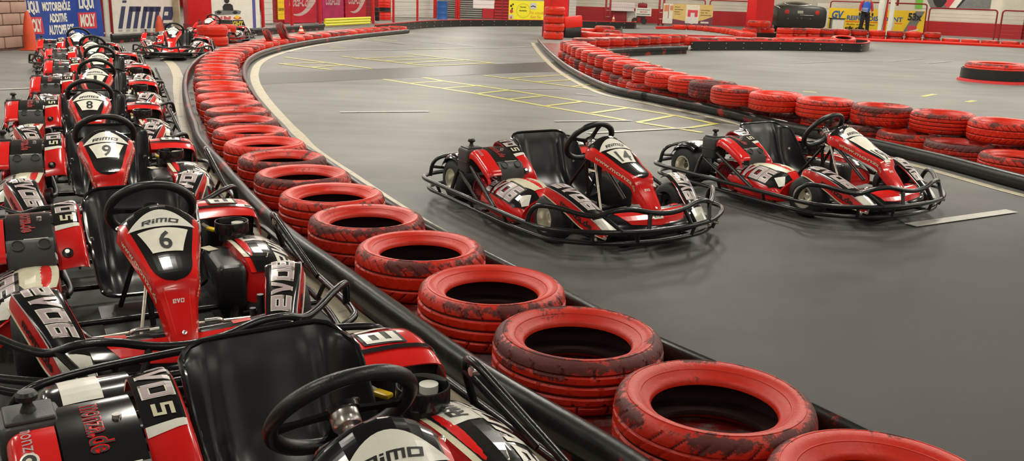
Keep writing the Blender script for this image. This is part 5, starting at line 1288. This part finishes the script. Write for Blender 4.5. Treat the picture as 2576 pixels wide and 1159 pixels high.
# wire fence with red posts, left of the drums
def wire_fence(x0, Y0, x1, Y1, posts, label, z1=2.4):
    a, b = flat2(bp(x0, 60, Y0)), flat2(bp(x1, 60, Y1)); root = empty('wire_fence', a, atan2((b-a).y, (b-a).x)); L = (b-a).length
    for t in posts: mb = MB(); mb.box((t*L, 0, z1/2), (.075, .075, z1), 'red_paint', bev=.008); part(mb, 'fence_post', root)
    mb = MB(); k = .10
    while k < z1: mb.cyl((0, -.04, k), (L, -.04, k), .004, 'red_paint_dark', 5); k += .17
    part(mb, 'fence_wires', root); tag(root, label, 'fence', 'red wire fences')
wire_fence(648, 26.8, 806, 30.0, (.0, .08, .52, 1.0), 'red wire fence before the big cola panel')
wire_fence(810, 30.2, 1094, 41.0, (.38, .56, .80), 'red wire fence before the white door front')
def cola(x0, x1, Y0, Y1, yb0, m, lab, swoosh=True, full=True):
    mb, S = board_px(x0, x1, Y0, Y1, -150, yb0, m, th=.5)
    H_ = 1/3.1
    txt(mb, S, 'Coca-Cola', .12, .20, .80, .33, 'cola_white', bold=.02, shear=.12); txt(mb, S, 'Coca-Cola', .12, .36, .70, .48, 'cola_white', bold=.02, shear=.12)
    if swoosh:
        pts = []
        for k in range(12):
            t0, t1 = k/12, (k+1)/12
            lo = lambda t: .10+.16*t**2.2-.03*sin(pi*t); up = lambda t: .11+.40*t**3
            pts.append([(.25+.72*t0, lo(t0)), (.25+.72*t1, lo(t1)), (.25+.72*t1, up(t1)), (.25+.72*t0, up(t0))])
        dec(mb, S, pts, 'cola_white')
    return tag(mb.build('drink_cooler'), lab, 'drink cooler', 'red drink coolers')
cola(716, 797, 31.8, 33.2, 58, 'cola_red', 'red drink cooler with white script and wave, leftmost of three')
cola(812, 865, 33.6, 34.6, 53, 'cola_pink', 'pinkish drink cooler with white script, middle of three', swoosh=False)
cola(869, 921, 34.8, 35.8, 50, 'cola_red', 'red drink cooler with white script and wave, rightmost of three')
for k, (x0, x1, Y, m, lab) in enumerate(((797, 812, 34.2, 'red_paint_dark', 'dark red locker between the left and middle drink coolers'), (921, 942, 36, 'red_paint_dark', 'dark red locker right of the drink coolers'), (686, 700, 31.0, 'red_paint_dark', 'dark red locker left of the yellow sign'))):
    mb, S = board_px(x0, x1, Y, Y+.3, -150, 56, m, th=.3); tag(mb.build('locker'), lab, 'locker')
mb, S = board_px(700, 716, 31.2, 31.4, -20, 49, 'yellow_banner', th=.03); txt(mb, S, 'CENTER', .05, .32, .95, .42, 'ink_black'); tag(mb.build('hanging_sign'), 'narrow yellow sign beside the leftmost drink cooler', 'sign')
mb, S = board_px(664, 687, 30.4, 30.8, -150, 58, 'panel_white', th=.05); tag(mb.build('white_board'), 'plain white board left of the dark red locker', 'board')
a, b = gp(817, 69, 0), gp(930, 62.5, 0)
for k, (z, dy) in enumerate(((.07, -.03), (.155, .03), (.24, .09))):
    mb = MB(); mb.cyl((a.x, a.y+dy, z), (b.x, b.y+dy, z), .042, 'yellow_pipe', 14); tag(mb.build('yellow_pipe'), '%s of the three stacked yellow pipes' % ('lowest', 'middle', 'topmost')[k], 'pipe', 'stacked yellow pipes')
o = rail(spline_px([(280, 97), (440, 88), (520, 83), (640, 80), (730, 73), (815, 67)], .1, 5), 1, 'far black rail running below the banners on the left', group='black rails along the tyre rows')
# ------------------------------------------------------------------ left: banners, block wall
mb, S = board_px(520, 655, 25.4, 26.6, -150, 76, 'white_paint', th=.03, ybot1=71)
ph = lambda y: (76-y)/226.
def U(x): return (x-520)/135.
dec(mb, S, [[(U(542), ph(40)), (U(604), ph(37)), (U(607), ph(29)), (U(596), ph(26)), (U(550), ph(27)), (U(541), ph(30))]], 'mural_grey'); dec(mb, S, [[(U(562), ph(28)), (U(588), ph(28)), (U(586), ph(14)), (U(580), ph(10)), (U(566), ph(11)), (U(561), ph(18))]], 'ink_black', .006)
dec(mb, S, lens((U(565), ph(3)), (14/135, 0), (0, .035), 10, .9), 'ink_black', .006); dec(mb, S, lens((U(545), ph(33)), (.10, 0), (0, .02), 10, .9)+lens((U(585), ph(33)), (.10, 0), (0, .02), 10, .9), 'ink_black', .007)
txt(mb, S, 'Red Bull', U(541), ph(51), U(580), ph(42), 'brand_red', bold=.04); dec(mb, S, lens((U(586), ph(47)), (.16, 0), (0, .02), 10, .9), 'brand_red', .006); dec(mb, S, lens((U(590), ph(46)), (.09, 0), (0, .03), 10, .5), 'yellow_banner', .008)
dec(mb, S, [[(U(541), ph(70)), (U(618), ph(72)), (U(611), ph(52)), (U(541), ph(53))]], 'ink_black', .005); txt(mb, S, 'KART FIGHT', U(543), ph(69), U(610), ph(55), 'sand_gold', off=.009, bold=.05); dec(mb, S, rect(U(636), 0, U(644), 1), 'purple')
tag(mb.build('banner'), 'white banner with a black kart and rider above Red Bull lettering', 'banner')
mb, S = board_px(288, 441, 22.3, 23.6, -120, 89, 'white_paint', th=.03, ybot1=84)
U = lambda x: (x-288)/153.; W_ = lambda y: (87-y)/207.
sl = .035
def par(x0, x1, y0, y1, m='navy', off=.005): dec(mb, S, [[(U(x0), W_(y1)), (U(x1), W_(y1)), (U(x1)+sl*(y1-y0)/56*2.2, W_(y0)), (U(x0)+sl*(y1-y0)/56*2.2, W_(y0))]], m, off)
for x in (298, 317, 334, 352, 368, 384): par(x, x+10, 17, 73)
for x0, x1 in ((317, 344), (352, 394)): par(x0+11, x1+11, 17, 30)
par(404, 430, 17, 73); par(414, 424, 30, 40, 'white_paint', .007); par(410, 434, 52, 60, 'white_paint', .007); par(298+14, 298+24, 2, 8)
for x in (306, 325, 342, 360, 376, 392, 412): par(x-9, x+1, 75, 81, 'grey_shadow')
tag(mb.build('banner'), 'white banner with big slanted navy letters inme beside the red pillar', 'banner')
p = bp(447, 80, 23.6); mb = MB(); mb.box((p.x, p.y, 1.5), (.16, .1, 3.0), 'pale_wood', bev=.01); tag(mb.build('wooden_post'), 'pale wooden post left of the red pillar', 'post')
p = bp(268, 88, 21.6); mb = MB(); mb.box((p.x-.06, p.y, 1.5), (.05, .05, 3.0), 'red_paint_dark', bev=.006); mb.box((p.x+.14, p.y, 1.5), (.05, .05, 3.0), 'red_paint_dark', bev=.006); mb.box((p.x+.04, p.y+.02, 1.5), (.14, .02, 3.0), 'wall_white')
for s in (-.04, .12): mb.cyl((p.x+s, p.y-.03, .08), (p.x+s, p.y-.07, .08), .025, 'white_paint', 10)
tag(mb.build('gate_post'), 'narrow red framed post right of the blue banner', 'post')
# blue banner, slightly billowing
A, B = bp(58, 97, 19.2), bp(262, 85, 20.9)
A0, B0 = flat2(A), flat2(B); dd = B0-A0; nn = Vector((dd.y, -dd.x, 0)).normalized(); nn = -nn if nn.y > 0 else nn
def SB(u, v):
    lean = -.42*(v)*.0
    zt = -.0; return A0+dd*(u-.07*v)+nn*(.03*sin(7*u+4*v)+.02*sin(17*u)+.05*v)+Vector((0, 0, .03+2.05*v-.02*sin(5*u)))
mb = MB(); mb.sheet(SB, 30, 20, 'banner_blue', .006)
def dB(polys, m, off): mb.decal(SB, polys, m, off=off, cu=.08, cv=.08)
vv = lambda y: (92-y)/92.*.46
def L_(u0, u1, yt, yb, t, m, off, **k): dB(text_polys(t, (u0, vv(yb)), (u1-u0, 0), (0, vv(yt)-vv(yb)), **k), m, off)
for u0, dy in ((.04, 6), (.70, 0)):
    dB(rect(u0, vv(46+dy), u0+.21, vv(4+dy)), 'banner_blue', .004); dB(rect(u0, vv(74+dy), u0+.21, vv(40+dy)), 'brand_red', .005)
    L_(u0+.02, u0+.19, 8+dy, 36+dy, 'LIQUI', 'white_paint', .009, bold=.05); L_(u0+.02, u0+.19, 43+dy, 70+dy, 'MOLY', 'white_paint', .011, bold=.05)
L_(.28, .62, 12, 34, 'MOTORENÖLE', 'white_paint', .008, bold=.05); L_(.34, .56, 39, 57, 'ADDITIVE', 'white_paint', .008, bold=.05); L_(.31, .64, 62, 82, 'AUTOPFLEGE', 'white_paint', .008, bold=.05)
tag(mb.build('banner'), 'blue banner with LIQUI MOLY lettering at the left', 'banner')
# block wall on the left
a, b = gp(-160, 140, 0), gp(56, 121, 0); mb = MB(); wallrun(a, b, 0, CEIL, 'mortar', .3, mb)
d = flat2(b)-flat2(a); L = d.length; dn = d.normalized(); n2 = Vector((dn.y, -dn.x, 0)); n2 = -n2 if n2.y > 0 else n2
for r_ in range(20):
    x = (-.25 if r_ % 2 else 0)
    while x < L-.02:
        x1 = min(x+.48, L); x0 = max(x, 0); c = flat2(a)+dn*(x0+x1)/2+n2*.155
        mb.box((c.x, c.y, .14+r_*.205), (x1-x0-.012, .05, .19), 'brick_block', rotm('Z', degrees(atan2(dn.y, dn.x))), bev=.008); x += .5
struct(mb.build('wall_block'))
p = gp(0, 132, 0); mb = MB(); mb.box((p.x-.35, p.y-.75, .30), (.8, .4, .60), 'stone', rotm('Z', 30), bev=.05); tag(mb.build('stone_block'), 'rough stone block before the block wall at the left edge', 'stone block')
# ------------------------------------------------------------------ karts
KARTS = [('14', (.303, 5.60), -58.2, 'kart number 14 standing alone in the middle of the track', False, 185),
 ('19', (1.95, 6.41), -56.7, 'kart with worn white number field right of kart 14, nearest the double row', True, 180),
 ('5', (-.48, 1.94), -57, 'nearest kart of the queue, cut by the bottom edge, seat and wheel in full view', False, 0),
 ('6', (-1.50, 3.584), -61, 'kart number 6, second from the camera in the parked queue', False, 12),
 ('9', (-2.395, 5.264), -65.2, 'kart number 9, third from the camera in the parked queue', False, -6),
 ('8', (-3.27, 7.0), -66, 'kart number 8, fourth from the camera in the parked queue', False, 15),
 ('1', (-4.0, 8.76), -68, 'kart number 1, fifth from the camera in the parked queue', False, -10),
 ('', (-4.75, 10.5), -68, 'kart right behind number 1 in the parked queue', True, 0),
 ('', (-5.6, 12.2), -68, 'kart second from the far end of the parked queue', True, 8),
 ('', (-6.6, 13.95), -68, 'last kart of the parked queue, nearest the blue banner', True, 0),
 ('', (-6.10, 16.55), -76, 'lone kart facing the camera before the red pillar', True, 0),
 ('', (-6.85, 21.25), -95, 'kart half hidden behind the stacked red tyres by the pillar', True, 0)]
proto = make_kart()
for k, (num, (x, y), rz, lab, blank, st) in enumerate(KARTS):
    o = proto if k == 0 else copy_tree(proto); KARTS[k] = o
    o.location = (x, y, 0); o.rotation_euler = (0, 0, radians(rz)); tag(o, lab, 'go-kart', 'racing karts')
for k, (num, blank, st) in enumerate((('14', 0, 185), ('19', 1, 180), ('', 0, 0), ('6', 0, 12), ('9', 0, -6), ('8', 0, 15), ('1', 0, -10), ('', 1, 0), ('', 1, 8), ('', 1, 0), ('', 1, 0), ('', 1, 0))):
    root = KARTS[k]; fair = [c for c in CH[root.name] if c.name.startswith('front_fairing')][0]
    part(make_plate(num, bool(blank)), 'number_plate', fair)
    sw = [c for c in CH[root.name] if c.name.startswith('steering_wheel')][0]
    if st: sw.matrix_basis = sw.matrix_basis @ Matrix.Rotation(radians(st), 4, 'Z')
# three round emblems on the red engine cover of the nearest kart
k5 = KARTS[2]; ec = [c for c in CH[k5.name] if c.name.startswith('engine_side_cover')][0]
mb = MB(); SE = surf([r[::-1] for r in [[(x, y, z-d) for y, d in ((-.592, .050), (-.590, .02), (-.572, .003), (-.54, .0), (-.50, .0))] for x, z in ((-.135, .402), (-.11, .410), (-.05, .392), (.02, .356), (.085, .320), (.10, .292))]])
for v_ in (.46, .58, .70):
    for r_, m_, o_ in ((.075, 'white_sticker', .004), (.055, 'ink_black', .005), (.022, 'cream_sticker', .006)):
        mb.decal(SE, [[(.38+r_*cos(2*pi*k/20)*1.9, v_+r_*.72*sin(2*pi*k/20)) for k in range(20)]], m_, off=o_, cu=.1, cv=.06)
part(mb, 'round_emblems', ec)
# stacked tyres near the lone kart
for k, (x, y, z, s, lb) in enumerate(((525, 117, 0, 1.08, 'lower front tyre of the stacked pair right of the lone kart'), (525, 117, 1, 1.06, 'upper front tyre of the stacked pair right of the lone kart'), (553, 109, 0, .95, 'lower rear tyre of the stack right of the lone kart'), (553, 109, 1, .95, 'upper rear tyre of the stack right of the lone kart'))):
    p = gp(x, y, 0); put_tyre(p.x, p.y+.28, .003+z*.213, lb, 'stacked tyres near the red pillar', TF[0], s=s)
